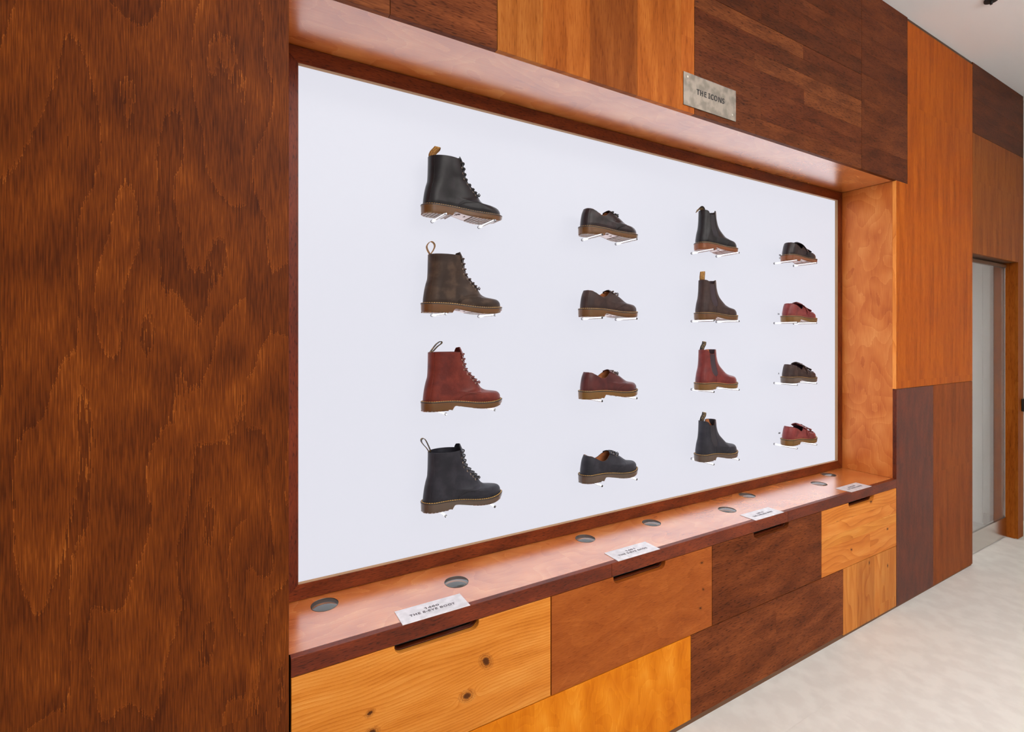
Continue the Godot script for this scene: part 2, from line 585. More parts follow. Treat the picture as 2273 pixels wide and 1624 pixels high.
	m = plain("black elastic", s8(36, 33, 40), 0.8)
	m = plain("plum elastic", s8(50, 36, 44), 0.8)
	for q in [["amber sole", 98, 62, 20], ["orange sole", 122, 66, 28], ["smoky sole", 84, 68, 55], ["honey sole", 112, 76, 22]]:
		m = plain(q[0], s8(q[1], q[2], q[3]), 0.3)
		m.subsurf_scatter_enabled = true
		m.subsurf_scatter_strength = 0.35
		m.backlight_enabled = true
		m.backlight = Color(0.5, 0.5, 0.5)
	plain("dark welt", s8(44, 33, 30), 0.5)
	plain("tread rubber", s8(150, 124, 100), 0.6)
	plain("arch label", s8(206, 190, 188), 0.5)
	plain("arch print", s8(96, 70, 62), 0.6)
	plain("yellow thread", s8(222, 170, 78), 0.6)
	plain("black lace", s8(30, 28, 31), 0.75)
	plain("brown lace", s8(62, 42, 38), 0.75)
	plain("red brown lace", s8(104, 52, 46), 0.75)
	plain("eyelet metal", s8(176, 160, 142), 0.35, 0.8)
	plain("black webbing", s8(30, 25, 22), 0.7)
	plain("gold webbing", s8(128, 88, 36), 0.7)
	plain("gold thread", s8(214, 166, 78), 0.6)

# ------------------------------------------------------------------ the setting
func planked(wall: Node3D, x0: float, y0: float, x1: float, y1: float, cuts: Array, upright: bool, m: String, tones: Array, ends := 0) -> void:
	# a panel glued up from staves: cuts are the joints along x (upright) or y; ends > 0 staggers butt joints along each stave
	var p := Node3D.new()
	p.name = "wood_panel"
	wall.add_child(p, true)
	var at: Array = [x0 if upright else y0] + cuts + [x1 if upright else y1]
	for k in at.size() - 1:
		var lo: float = at[k] + 0.0002
		var hi: float = at[k + 1] - 0.0002
		if upright:
			board(p, "plank", poly_rect(lo, y0, hi, y1), m, "v", tones[k % tones.size()], Vector2(-1, -1), 0.0, -0.018, 0.0004)
			continue
		var xs := [x0]
		for e in ends:
			xs.append(x0 + (x1 - x0) * (e + 0.35 + 0.55 * rng.randf()) / (ends + 0.5))
		xs.append(x1)
		for e in xs.size() - 1:
			board(p, "plank", poly_rect(xs[e] + (0.0001 if e else 0.0), lo, xs[e + 1], hi), m, "h", tones[rng.randi() % tones.size()], Vector2(-1, -1), 0.0, -0.018, 0.0003)

func g(t: float, warm := 0.0) -> Color:
	return Color(t, t * (1.0 - 0.04 * warm), t * (1.0 - 0.10 * warm))

func make_room() -> void:
	var floor_node := structure("floor", "cream resin floor in front of the timber wall")
	box_part(floor_node, "slab", Vector3(-3.1, -0.1, -1.6), Vector3(5.75, 0, 4.7), mats["floor resin"], 0.0)
	var ceil_node := structure("ceiling", "plain off-white ceiling above the timber wall")
	box_part(ceil_node, "slab", Vector3(-3.1, CEILING, -0.8), Vector3(5.4, CEILING + 0.12, 4.7), mats["ceiling paint"], 0.0)
	var w := structure("wall_left", "white plaster wall")
	box_part(w, "slab", Vector3(-3.12, 0, -0.8), Vector3(-3.0, CEILING, 4.7), mats["white plaster"], 0.0)
	w = structure("wall_front", "white plaster wall behind the viewer")
	box_part(w, "slab", Vector3(-3.0, 0, 4.6), Vector3(5.3, CEILING, 4.72), mats["white plaster"], 0.0)
	w = structure("wall_right", "white plaster wall at the far end past the glass door")
	box_part(w, "slab", Vector3(5.297, 0, 0.001), Vector3(5.4, CEILING, 4.6), mats["white plaster"], 0.0)

	# the timber wall
	w = structure("wall_back", "wall clad in stained timber panels round the lit shoe display")
	var dark: Material = mats["dark ply"]
	box_part(w, "backing", Vector3(-3.0, 0, -0.8), Vector3(NICHE_L - 0.006, CEILING, -0.019), dark, 0.0)
	box_part(w, "backing", Vector3(NICHE_L - 0.006, SOFFIT_Y + 0.02, -0.8), Vector3(4.333, CEILING, -0.019), dark, 0.0)
	box_part(w, "backing", Vector3(NICHE_R + 0.019, 0, -0.8), Vector3(4.333, SOFFIT_Y + 0.02, -0.019), dark, 0.0)
	box_part(w, "backing", Vector3(NICHE_L - 0.006, 0, -0.9), Vector3(NICHE_R + 0.019, SOFFIT_Y + 0.02, -0.8), dark, 0.0)
	box_part(w, "backing", Vector3(4.333, 2.14, -0.8), Vector3(5.3, CEILING, -0.019), dark, 0.0)
	box_part(w, "plinth", Vector3(NICHE_L, 0, -0.06), Vector3(4.333, 0.03, -0.006), mats["plinth"], 0.0)
	# the big birch panel on the left of the display
	board(w, "wood_panel", poly_rect(-0.60, 0.003, NICHE_L, CEILING - 0.003), "stained birch", "v", Color(1, 1, 1), Vector2(0.674, 0.95))
	board(w, "wood_panel", poly_rect(-1.85, 0.003, -0.602, CEILING - 0.003), "stained birch", "v", g(0.85), Vector2(0.4, 0.1))
	board(w, "wood_panel", poly_rect(-3.0, 0.003, -1.852, CEILING - 0.003), "cedar", "v", g(0.8), Vector2(0.4, 0.1))
	# the upper row
	var top := CEILING - 0.002
	board(w, "wood_panel", poly_rect(NICHE_L + 0.001, SOFFIT_Y, 0.3862, top), "walnut", "h", Color(1.5, 1.4, 1.25), Vector2(0.1, 0.1))
	board(w, "wood_panel", poly_rect(0.3875, SOFFIT_Y, 0.7195, top), "walnut", "h", Color(1.0, 0.92, 0.86), Vector2(0.3, 0.4))
	planked(w, 0.7208, SOFFIT_Y, 1.606, top, [0.8875, 1.082, 1.3016, 1.5311], true, "cedar",
		[Color(0.78, 0.82, 0.86), Color(0.80, 0.76, 0.70), Color(0.52, 0.46, 0.44), Color(0.86, 0.80, 0.72), Color(0.9, 0.80, 0.74)])
	var wt := [Color(0.62, 0.56, 0.5), Color(0.9, 0.86, 0.78), Color(0.74, 0.68, 0.6), Color(1.06, 1.0, 0.9), Color(0.66, 0.56, 0.52)]
	planked(w, 1.6072, SOFFIT_Y, 2.891, 2.9095, [2.487, 2.558, 2.63, 2.70, 2.772, 2.842], false, "walnut", wt, 1)
	planked(w, 1.6072, 2.9105, 2.891, top, [2.984, 3.055, 3.126, 3.2, 3.27], false, "walnut", [Color(0.5, 0.42, 0.38), Color(0.66, 0.58, 0.52), Color(0.58, 0.48, 0.42)], 1)
	planked(w, 2.8925, SOFFIT_Y, 3.4068, top, [2.55, 2.68, 2.79, 2.92, 3.04, 3.13, 3.25], false, "walnut", [Color(0.66, 0.56, 0.48), Color(0.74, 0.64, 0.52), Color(0.56, 0.46, 0.4)], 0)
	# right of the display: an L of orange birch over two upright brown boards
	var side := NICHE_R + 0.001
	board(w, "wood_panel", PackedVector2Array([Vector2(side, 1.2375), Vector2(4.333, 1.2375), Vector2(4.333, 3.358), Vector2(3.408, 3.358), Vector2(3.408, SOFFIT_Y), Vector2(side, SOFFIT_Y)]), "orange birch", "v", Color(0.98, 0.86, 0.62), Vector2(0.2, 0.2))
	box_part(w, "head_strip", Vector3(3.408, 3.359, -0.018), Vector3(4.333, top, -0.004), mats["dark ply"], 0.0)
	box_part(w, "ply_edge", Vector3(NICHE_R - 0.0012, 1.2375, -0.0185), Vector3(NICHE_R + 0.0008, SOFFIT_Y - 0.001, -0.0004), mats["ply edge"], 0.0003)
	board(w, "wood_panel", poly_rect(side, 0.012, 3.7425, 1.236), "mahogany", "v", Color(0.62, 0.5, 0.46), Vector2(0.1, 0.3))
	board(w, "wood_panel", poly_rect(3.744, 0.012, 4.333, 1.236), "cedar", "v", Color(0.5, 0.4, 0.36), Vector2(0.5, 0.3))
	# over and beside the glass door
	planked(w, 4.334, 2.905, 5.296, top, [3.02, 3.14, 3.26], false, "walnut", [Color(0.62, 0.54, 0.46), Color(0.54, 0.46, 0.4)], 0)
	board(w, "wood_panel", PackedVector2Array([Vector2(4.334, 2.096), Vector2(5.186, 2.096), Vector2(5.186, 0.004), Vector2(5.296, 0.004), Vector2(5.296, 2.904), Vector2(4.334, 2.904)]), "cedar", "v", Color(0.56, 0.52, 0.42), Vector2(0.15, 0.62))

	# the lower row
	board(w, "wood_panel", poly_rect(0.1375, 0.022, 1.5855, 0.3525), "amber birch", "v", Color(1, 1, 1), Vector2(0.3, 0.1))
	board(w, "wood_panel", poly_rect(1.5865, 0.024, 2.7115, 0.3525), "walnut", "h", Color(1.0, 0.9, 0.8), Vector2(0.35, 0.15))
	planked(w, 2.7125, 0.016, 3.2705, 0.3525, [2.8486, 3.0309, 3.0897], true, "pine", [Color(0.9, 0.86, 0.8), Color(0.74, 0.66, 0.58), Color(0.9, 0.84, 0.76), Color(0.8, 0.74, 0.66)])

	# the niche: soffit, sides
	var flat_up := Transform3D(Basis(Vector3(1, 0, 0), Vector3(0, 0, 1), Vector3(0, -1, 0)), Vector3.ZERO)     # board face looks down
	var sm := board_mesh(poly_rect(NICHE_L, -0.33, NICHE_R, -0.0185), -SOFFIT_Y - 0.0008, -SOFFIT_Y - 0.02, "h", size_of["varnished birch"], Vector2(0.0, 0.04), Color(1, 1, 1), 0.0008, flat_up)
	part(w, "soffit", sm, mats["varnished birch"])
	var look_left := Transform3D(Basis(Vector3(0, 0, -1), Vector3(0, 1, 0), Vector3(-1, 0, 0)), Vector3.ZERO)
	sm = board_mesh(poly_rect(0.0185, LEDGE_Y, 0.33, SOFFIT_Y), -NICHE_R, -NICHE_R - 0.018, "v", size_of["side birch"], Vector2(0.3, 0.3), Color(1.0, 0.97, 0.92), 0.0008, look_left)
	part(w, "niche_side", sm, mats["side birch"])
	var look_right := Transform3D(Basis(Vector3(0, 0, 1), Vector3(0, 1, 0), Vector3(1, 0, 0)), Vector3.ZERO)
	sm = board_mesh(poly_rect(-0.33, LEDGE_Y, -0.0185, SOFFIT_Y), NICHE_L, NICHE_L - 0.006, "v", size_of["side birch"], Vector2(0.1, 0.2), Color(1, 1, 1), 0.0008, look_right)
	part(w, "niche_side", sm, mats["side birch"])
	box_part(w, "back_board", Vector3(NICHE_L, 0.5, -0.345), Vector3(NICHE_R, SOFFIT_Y + 0.02, -0.33), dark, 0.0)

	make_door()
	# the floor hatch
	var hatch := thing("floor_hatch", "flush cream access hatch outlined in the floor in front of the dark lower panel", "floor hatch", Vector3(1.79, 0, 0.5))
	box_part(hatch, "lid", Vector3(-0.39, -0.002, -0.295), Vector3(0.379, 0.0012, 0.295), mats["floor resin"], 0.0008)

func make_door() -> void:
	var d := structure("door_1", "narrow glass door with steel kick plate set back in the timber wall")
	var z := -0.075
	var pane := box_part(d, "glass_pane", Vector3(4.36, 0.155, z - 0.005), Vector3(5.176, 2.075, z + 0.005), mats["pane"], 0.0)
	pane.set_meta("label", "clear glass door leaf")
	box_part(d, "kick_plate", Vector3(4.345, 0.008, z - 0.012), Vector3(5.178, 0.152, z + 0.012), mats["steel"], 0.001, "brushed steel kick plate")
	box_part(d, "top_rail", Vector3(4.345, 2.062, z - 0.012), Vector3(5.178, 2.084, z + 0.012), mats["plinth"], 0.001)
	box_part(d, "edge_strip", Vector3(5.172, 0.152, z - 0.007), Vector3(5.179, 2.062, z + 0.007), mats["steel"], 0.001)
	var t := structure("trim_1", "timber lining round the glass door opening")
	var look_left := Transform3D(Basis(Vector3(0, 0, -1), Vector3(0, 1, 0), Vector3(-1, 0, 0)), Vector3.ZERO)
	part(t, "jamb", board_mesh(poly_rect(0.018, 0.0, 0.135, 2.14), -5.186, -5.21, "v", size_of["cedar"], Vector2(0.3, 0.4), Color(0.62, 0.54, 0.42), 0.001, look_left), mats["cedar"])
	box_part(t, "jamb", Vector3(4.315, 0, -0.14), Vector3(4.338, 2.14, -0.019), mats["dark ply"], 0.0)
	box_part(t, "head", Vector3(4.334, 2.0965, -0.14), Vector3(5.186, 2.14, -0.0185), mats["plinth"], 0.001)
	# the passage behind the glass
	var c := structure("wall_passage", "white passage wall seen through the glass door")
	box_part(c, "slab", Vector3(5.372, 0.0, -1.6), Vector3(5.45, 2.4, -0.135), mats["white plaster"], 0.0)
	box_part(c, "slab", Vector3(4.2, 0.0, -1.7), Vector3(5.45, 2.4, -1.6), mats["white plaster"], 0.0)
	box_part(c, "slab", Vector3(4.2, 0.0, -1.6), Vector3(4.3, 2.4, -0.14), mats["white plaster"], 0.0)
	box_part(c, "slab", Vector3(4.2, 2.3, -1.7), Vector3(5.45, 2.4, -0.14), mats["white plaster"], 0.0)
	box_part(c, "slab", Vector3(5.21, 0.0, -0.145), Vector3(5.45, 2.3, -0.13), mats["dark ply"], 0.0)
	box_part(c, "skirting", Vector3(5.362, 0.0, -0.252), Vector3(5.372, 0.09, -0.146), mats["plinth"], 0.001)
	var b := thing("passage_panel", "white screwed-on board on the passage wall behind the glass door", "panel", Vector3(5.362, 0.012, -0.6))
	box_part(b, "sheet", Vector3(-0.012, 0, -0.6), Vector3(0.010, 2.28, 0.345), mats["white plaster"], 0.001)
	for y in [0.12, 0.6, 1.08, 1.56, 2.0]:
		var k := MB.new()
		k.lathe([Vector2(0.0001, 0.0015), Vector2(0.005, 0.001), Vector2(0.006, 0.0)], 10)
		k.moved(Transform3D(Basis(Vector3(0, 0, 1), Vector3(-1, 0, 0), Vector3(0, -1, 0)), Vector3(-0.012, y, 0.28)))
		part(b, "screw", k.mesh(), mats["plinth"])
	var bx := thing("wall_switch", "small black switch box on the timber wall right of the glass door", "switch", Vector3(5.272, 1.012, 0.0))
	box_part(bx, "housing", Vector3(-0.019, -0.048, 0.0), Vector3(0.019, 0.048, 0.016), mats["black plastic"], 0.003)
	box_part(bx, "rocker", Vector3(-0.010, -0.024, 0.016), Vector3(0.010, 0.024, 0.0185), mats["black plastic"], 0.001)

# ------------------------------------------------------------------ the lit display
func make_light_panel() -> void:
	var x0 := 0.186
	var x1 := 3.2205
	var y0 := 0.779
	var y1 := 2.3635
	var t := thing("light_panel", "large white back-lit panel in a mitred dark wood frame behind the shoes", "light box", Vector3((x0 + x1) / 2, (y0 + y1) / 2, PANEL_Z))
	var hx := (x1 - x0) / 2
	var hy := (y1 - y0) / 2
	box_part(t, "diffuser", Vector3(-hx - 0.01, -hy - 0.01, -0.012), Vector3(hx + 0.01, hy + 0.01, 0.0), mats["diffuser"], 0.0)
	# the frame: four mitred rails
	var ox0 := NICHE_L + 0.001 - t.position.x
	var ox1 := NICHE_R - 0.001 - t.position.x
	var oy0 := LEDGE_Y + 0.001 - t.position.y
	var oy1 := SOFFIT_Y - 0.001 - t.position.y
	var zf := FRAME_Z - PANEL_Z
	var rails := [
		[PackedVector2Array([Vector2(ox0, oy0), Vector2(ox1, oy0), Vector2(hx, -hy), Vector2(-hx, -hy)]), "h", Color(0.9, 0.78, 0.68)],
		[PackedVector2Array([Vector2(-hx, hy), Vector2(hx, hy), Vector2(ox1, oy1), Vector2(ox0, oy1)]), "h", Color(0.9, 0.78, 0.7)],
		[PackedVector2Array([Vector2(ox0, oy0), Vector2(-hx, -hy), Vector2(-hx, hy), Vector2(ox0, oy1)]), "v", Color(0.8, 0.64, 0.62)],
		[PackedVector2Array([Vector2(hx, -hy), Vector2(ox1, oy0), Vector2(ox1, oy1), Vector2(hx, hy)]), "v", Color(0.86, 0.74, 0.68)]]
	for r in rails:
		board(t, "frame_rail", r[0], "mahogany", r[1], r[2], Vector2(-1, -1), zf, 0.0005, 0.0006)
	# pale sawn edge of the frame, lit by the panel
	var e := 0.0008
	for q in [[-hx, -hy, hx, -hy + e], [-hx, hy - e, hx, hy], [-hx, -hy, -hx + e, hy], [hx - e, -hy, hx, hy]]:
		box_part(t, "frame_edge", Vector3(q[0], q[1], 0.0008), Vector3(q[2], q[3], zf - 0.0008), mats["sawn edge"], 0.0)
	var l := AreaLight3D.new()
	l.name = "panel_glow"
	l.area_size = Vector2(x1 - x0, y1 - y0)
	l.light_energy = PANEL_POWER
	l.light_color = s8(250, 249, 255)
	l.shadow_enabled = true
	l.position = Vector3(0, 0, 0.0012)
	l.rotation.y = PI
	t.add_child(l)
	for q in [["SM", 2.656, 1.985, 0.0088], ["LE", 2.655, 1.9685, 0.0088], ["CH", 2.643, 1.658, 0.0088], ["A", 2.645, 1.329, 0.0088], ["AM", 2.651, 0.9995, 0.0088]]:
		lettering(t, "lettering", q[0], q[3], mats["black lettering"], Transform3D(Basis.IDENTITY, Vector3(q[1] - t.position.x, q[2] - t.position.y, 0.0016)))

const PANEL_POWER := 1.1

func make_ledge() -> void:
	var t := thing("display_ledge", "long varnished birch ledge with eight lens holes below the lit panel", "ledge", Vector3(0, LEDGE_Y, 0))
	var back := FRAME_Z - 0.003
	var front := -0.0185
	var b := MB.new()
	var ts: Vector2 = size_of["varnished birch"]
	var uv := func(p: Vector3) -> Vector2: return Vector2(p.x / ts.x + 0.37, p.z / ts.y + 0.55)
	var x := NICHE_L
	var edges := []
	for c in LENSES:
		edges.append([c[0] - 0.06, c])
		edges.append([c[0] + 0.06, null])
	edges.append([NICHE_R, null])
	var hole = null
	for e in edges:
		var x2: float = e[0]
		if hole == null:
			var p := [Vector3(x, 0, back), Vector3(x2, 0, back), Vector3(x2, 0, front), Vector3(x, 0, front)]
			b.face(p, Vector3.UP, p.map(func(q): return uv.call(q)))
		else:
			var cx: float = hole[0]
			var cz: float = hole[1]
			var angs := []
			for k in 48:
				angs.append(TAU * k / 48.0)
			for q in [Vector2(x - cx, back - cz), Vector2(x2 - cx, back - cz), Vector2(x2 - cx, front - cz), Vector2(x - cx, front - cz)]:
				angs.append(fposmod(q.angle(), TAU))
			angs.sort()
			for k in angs.size():
				var ring := []
				for a in [angs[k], angs[(k + 1) % angs.size()]]:
					var d := Vector2(cos(a), sin(a))
					var far := 9.0
					if absf(d.x) > 1e-6:
						far = minf(far, ((x2 if d.x > 0 else x) - cx) / d.x)
					if absf(d.y) > 1e-6:
						far = minf(far, ((front if d.y > 0 else back) - cz) / d.y)
					ring.append([Vector3(cx, 0, cz) + Vector3(d.x, 0, d.y) * LENS_R, Vector3(cx, 0, cz) + Vector3(d.x, 0, d.y) * far, d])
				var p := [ring[0][0], ring[0][1], ring[1][1], ring[1][0]]
				b.face(p, Vector3.UP, p.map(func(q): return uv.call(q)))
				var dn := Vector3(0, -0.018, 0)
				b.face([ring[0][0], ring[1][0], ring[1][0] + dn, ring[0][0] + dn], Vector3(-ring[0][2].x, 0, -ring[0][2].y))
		hole = e[1]
		x = x2
	part(t, "board", b.mesh(), mats["varnished birch"])
	var under := -0.018
	# the nosing: three lengths of dark hardwood along the front edge
	var nx := [NICHE_L + 0.0045, 1.1791, 2.2353, NICHE_R]
	var nt := [Color(0.82, 0.62, 0.56), Color(0.92, 0.74, 0.64), Color(0.74, 0.56, 0.5)]
	for k in 3:
		board(t, "nosing", poly_rect(nx[k], -0.0485, nx[k + 1] - 0.0003, 0.0), "mahogany", "h", nt[k], Vector2(-1, -1), 0.0, -0.018, 0.001)

const LENSES := [[0.2523, -0.2215], [0.6497, -0.152], [1.2335, -0.2195], [1.586, -0.2095], [2.0107, -0.1525], [2.2816, -0.2385], [2.8032, -0.168], [3.0326, -0.2385]]
const LENS_R := 0.0395

func make_lenses() -> void:
	var said := [
		"lens at the left end of the ledge by the tall birch panel",
		"lens behind the plate lettered 8-EYE BOOT",
		"lens behind the left part of the plate lettered 3-EYE SHOE",
		"lens at the back of the ledge right of the 3-EYE SHOE plate",
		"lens in front, just left of the plate lettered CHELSEA BOOT",
		"lens against the panel frame behind the CHELSEA BOOT plate",
		"lens left of the TASSEL LOAFER plate, nearer the front",
		"lens against the panel frame behind the TASSEL LOAFER plate, last on the right"]
	for k in LENSES.size():
		var at := Vector3(LENSES[k][0], LEDGE_Y, LENSES[k][1])
		var t := thing("magnifying_lens", "round glass " + said[k], "lens", at, "glass lenses let into the ledge")
		var b := MB.new()
		var prof := []
		var sag := 0.006
		for q in 9:
			var r := (LENS_R - 0.0012) * q / 8.0
			prof.append(Vector2(maxf(r, 0.00005), -0.001 + sag * (1.0 - pow(r / LENS_R, 2.0))))
		b.lathe(prof, 40)
		part(t, "glass", b.mesh(), mats["lens glass"])
		b = MB.new()
		b.lathe([Vector2(LENS_R - 0.0014, -0.004), Vector2(LENS_R - 0.0014, 0.0), Vector2(LENS_R - 0.0008, 0.0008), Vector2(LENS_R - 0.0001, 0.0004), Vector2(LENS_R - 0.0001, -0.012), Vector2(LENS_R - 0.0014, -0.012)], 40)
		part(t, "rim", b.mesh(), mats["lens rim"])

func make_plates() -> void:
	var w := [["1460", "THE 8-EYE BOOT", 0.525], ["1461", "THE 3-EYE SHOE", 1.3130], ["2976", "THE CHELSEA BOOT", 2.1012], ["ADRIAN", "THE TASSEL LOAFER", 2.893]]
	for q in w:
		var t := thing("name_plate", "pale metal plate lettered %s on the front edge of the ledge" % q[1], "name plate", Vector3(q[2], LEDGE_Y, -0.0385), "name plates on the ledge")
		box_part(t, "plate", Vector3(-0.1035, 0.0002, -0.039), Vector3(0.1035, 0.0016, 0.0392), mats["aluminium"], 0.0004)
		var flat := Basis(Vector3(1, 0, 0), Vector3(0, 0, -1), Vector3(0, 1, 0))
		lettering(t, "lettering", q[0], 0.0098, mats["grey lettering"], Transform3D(flat, Vector3(0, 0.0018, -0.0105)), 0.046 if q[0].length() == 4 else 0.07)
		lettering(t, "lettering", q[1], 0.0102, mats["grey lettering"], Transform3D(flat, Vector3(-0.002, 0.0018, 0.0058)), 0.14)
	var p := thing("wall_sign", "tarnished metal plate lettered THE ICONS screwed to the panels above the display", "sign", Vector3(1.6997, 2.5025, 0.0))
	box_part(p, "plate", Vector3(-0.1586, -0.065, 0.0005), Vector3(0.1586, 0.065, 0.0035), mats["brushed steel"], 0.0008)
	lettering(p, "lettering", "THE ICONS", 0.0225, mats["black lettering"], Transform3D(Basis.IDENTITY, Vector3(0.0, 0.002, 0.0038)), 0.168)
	for q in [[-0.1357, 0.0485], [0.135, -0.0415]]:
		var k := MB.new()
		k.lathe([Vector2(0.0001, 0.0012), Vector2(0.0028, 0.001), Vector2(0.0042, 0.0004), Vector2(0.0044, 0.0)], 14)
		k.moved(Transform3D(Basis(Vector3(1, 0, 0), Vector3(0, 0, 1), Vector3(0, -1, 0)), Vector3(q[0], q[1], 0.0035)))
		part(p, "screw", k.mesh(), mats["screw steel"])

func slot_poly(x0: float, y0: float, x1: float, y1: float, half: float, depth_y: float, r: float) -> PackedVector2Array:
	# a drawer front with a hand slot open to the top, its lower corners rounded
	var cx := (x0 + x1) / 2
	var p := PackedVector2Array([Vector2(x0, y0), Vector2(x1, y0), Vector2(x1, y1), Vector2(cx + half, y1)])
	for k in 7:
		var a := PI * 0.5 * k / 6.0
		p.append(Vector2(cx + half - r + r * cos(a), depth_y + r - r * sin(a)))
	for k in 7:
		var a := PI * 0.5 * k / 6.0
		p.append(Vector2(cx - half + r - r * sin(a), depth_y + r - r * cos(a)))
	p.append(Vector2(cx - half, y1))
	p.append(Vector2(x0, y1))
	return p

func make_drawers() -> void:
	var y0 := 0.3555
	var y1 := 0.6795
	var spec := [[0.1378, 0.9185, "knotty pine", "wide honey pine drawer front with dark knots under the 8-EYE BOOT plate"],
		[0.9216, 1.7108, "sapele", "reddish brown drawer front with swirling grain under the 3-EYE SHOE plate"],
		[1.7122, 2.5132, "walnut", "dark brown scuffed drawer front under the CHELSEA BOOT plate"],
		[2.5145, 3.2705, "pine", "pale pine drawer front of glued boards under the TASSEL LOAFER plate"]]
	for q in spec:
		var t := thing("drawer", q[3], "drawer", Vector3(q[0], y0, 0), "drawers under the ledge")
		var width: float = q[1] - q[0]
		var h := y1 - y0
		var poly := slot_poly(0, 0, width, h, 0.129, 0.653 - y0, 0.022)
		if q[2] == "pine":
			# four glued boards; the top one carries the slot
			var at := [0.0, 0.1325, 0.185, 0.2475]
			var tone := [Color(0.96, 0.84, 0.72), Color(1.06, 1.0, 0.9), Color(1.0, 0.9, 0.8)]
			for k in 3:
				board(t, "front_board", poly_rect(0, at[k], width, at[k + 1] - 0.0003), "pine", "h", tone[k], Vector2(-1, -1), 0.0, -0.018, 0.0004)
			board(t, "front_board", slot_poly(0, at[3], width, h, 0.129, 0.653 - y0, 0.022), "pine", "h", Color(0.98, 0.88, 0.74), Vector2(0.05, 0.62), 0.0, -0.018, 0.0006)
		elif q[2] == "knotty pine":
			board(t, "front", poly, "knotty pine", "h", Color(1, 1, 1), Vector2(0.0, 0.0), 0.0, -0.018, 0.0016)
		else:
			board(t, "front", poly, q[2], "h", Color(1, 1, 1) if q[2] == "sapele" else Color(0.86, 0.74, 0.64), Vector2(0.0, 0.0), 0.0, -0.018, 0.0009)
		board(t, "inner_front", slot_poly(0.02, 0.01, width - 0.02, h - 0.004, 0.127, 0.6555 - y0, 0.02), "mahogany", "h", Color(0.9, 0.76, 0.66), Vector2(-1, -1), -0.0185, -0.034, 0.0008)
		var k := MB.new()
		k.box(Vector3(0.02, 0.01, -0.3), Vector3(0.032, h - 0.05, -0.0345))
		k.box(Vector3(width - 0.032, 0.01, -0.3), Vector3(width - 0.02, h - 0.05, -0.0345))
		k.box(Vector3(0.032, 0.01, -0.3), Vector3(width - 0.032, 0.02, -0.0345))
		k.box(Vector3(0.032, 0.01, -0.312), Vector3(width - 0.032, h - 0.05, -0.3))
		part(t, "drawer_box", k.mesh(), mats["drawer ply"])
		k = MB.new()
		k.box(Vector3(0.05, h - 0.062, -0.27), Vector3(width - 0.05, h - 0.058, -0.1))
		part(t, "card_tray", k.mesh(), mats["white card"], Vector3.ZERO, "pale card seen through the lenses")

func make_pegs() -> void:
	var said := {}
	for q in SHOES:
		var row: float = q.y
		var shoe: String = q.label.split(" on ")[0].split(",")[0]
		for k in 2:
			var t := thing("display_peg", "clear acrylic peg under the %s of %s, %s row" % [["heel", "forefoot"][k], q.peg, q.row], "peg", Vector3(q.pegs[k], row, PANEL_Z), "clear pegs that carry the shoes")
			var b := MB.new()
			var r := 0.0046
			b.lathe([Vector2(0.00005, 0.0002), Vector2(r, 0.0002), Vector2(r, 0.1272), Vector2(r - 0.0006, 0.1284), Vector2(r - 0.0016, 0.129), Vector2(0.00005, 0.1291)], 20)
			b.moved(Transform3D(Basis(Vector3(1, 0, 0), Vector3(0, 0, 1), Vector3(0, -1, 0)), Vector3.ZERO))
			part(t, "rod", b.mesh(), mats["acrylic"])
			b = MB.new()
			b.lathe([Vector2(r + 0.0001, 0.0), Vector2(r + 0.0011, 0.0), Vector2(r + 0.0011, 0.0035), Vector2(r + 0.0001, 0.0035)], 18)
			b.moved(Transform3D(Basis(Vector3(1, 0, 0), Vector3(0, 0, 1), Vector3(0, -1, 0)), Vector3.ZERO))
			part(t, "collar", b.mesh(), mats["peg collar"])

# ------------------------------------------------------------------ shoes, in millimetres: x from heel to toe, y up from the heel's tread, z to both sides
func tb(t: Array, x: float) -> float:
	# smooth curve through [x, value, x, value, ...]
	var c := t.size() / 2
	if x <= t[0]:
		return t[1]
	if x >= t[c * 2 - 2]:
		return t[c * 2 - 1]
	var k := 0
	while x > t[k * 2 + 2]:
		k += 1
	var x0: float = t[k * 2]
	var y0: float = t[k * 2 + 1]
	var x1: float = t[k * 2 + 2]
	var y1: float = t[k * 2 + 3]
	var d := (y1 - y0) / (x1 - x0)
	var d0 := d
	var d1 := d
	if k > 0:
		var e: float = (y0 - t[k * 2 - 1]) / (x0 - t[k * 2 - 2])
		d0 = 0.0 if e * d <= 0.0 else 2.0 * e * d / (e + d)
	if k + 2 < c:
		var e: float = (t[k * 2 + 5] - y1) / (t[k * 2 + 4] - x1)
		d1 = 0.0 if e * d <= 0.0 else 2.0 * e * d / (e + d)
	var h := x1 - x0
	var s := (x - x0) / h
	var s2 := s * s
	var s3 := s2 * s
	return y0 * (2 * s3 - 3 * s2 + 1) + h * d0 * (s3 - 2 * s2 + s) + y1 * (3 * s2 - 2 * s3) + h * d1 * (s3 - s2)

const FOOT := [0, 26, 10, 29, 40, 31.5, 90, 29.5, 130, 30.5, 170, 36.5, 205, 42, 240, 42.5, 270, 40, 300, 36]
const SOLE_W := [0, 31, 5, 33, 40, 36, 90, 34, 130, 35, 170, 41, 205, 47, 240, 48, 275, 45, 303, 38]
const SOLE_TOP := [0, 33, 60, 33, 100, 32, 145, 28, 185, 23.5, 220, 22, 255, 23, 303, 28]
const SOLE_BOT := [0, 0, 94, 0, 96, 0, 108, 13.5, 112, 14, 140, 9.5, 180, 3, 210, 0.3, 225, 0, 255, 1.6, 280, 6, 303, 12]

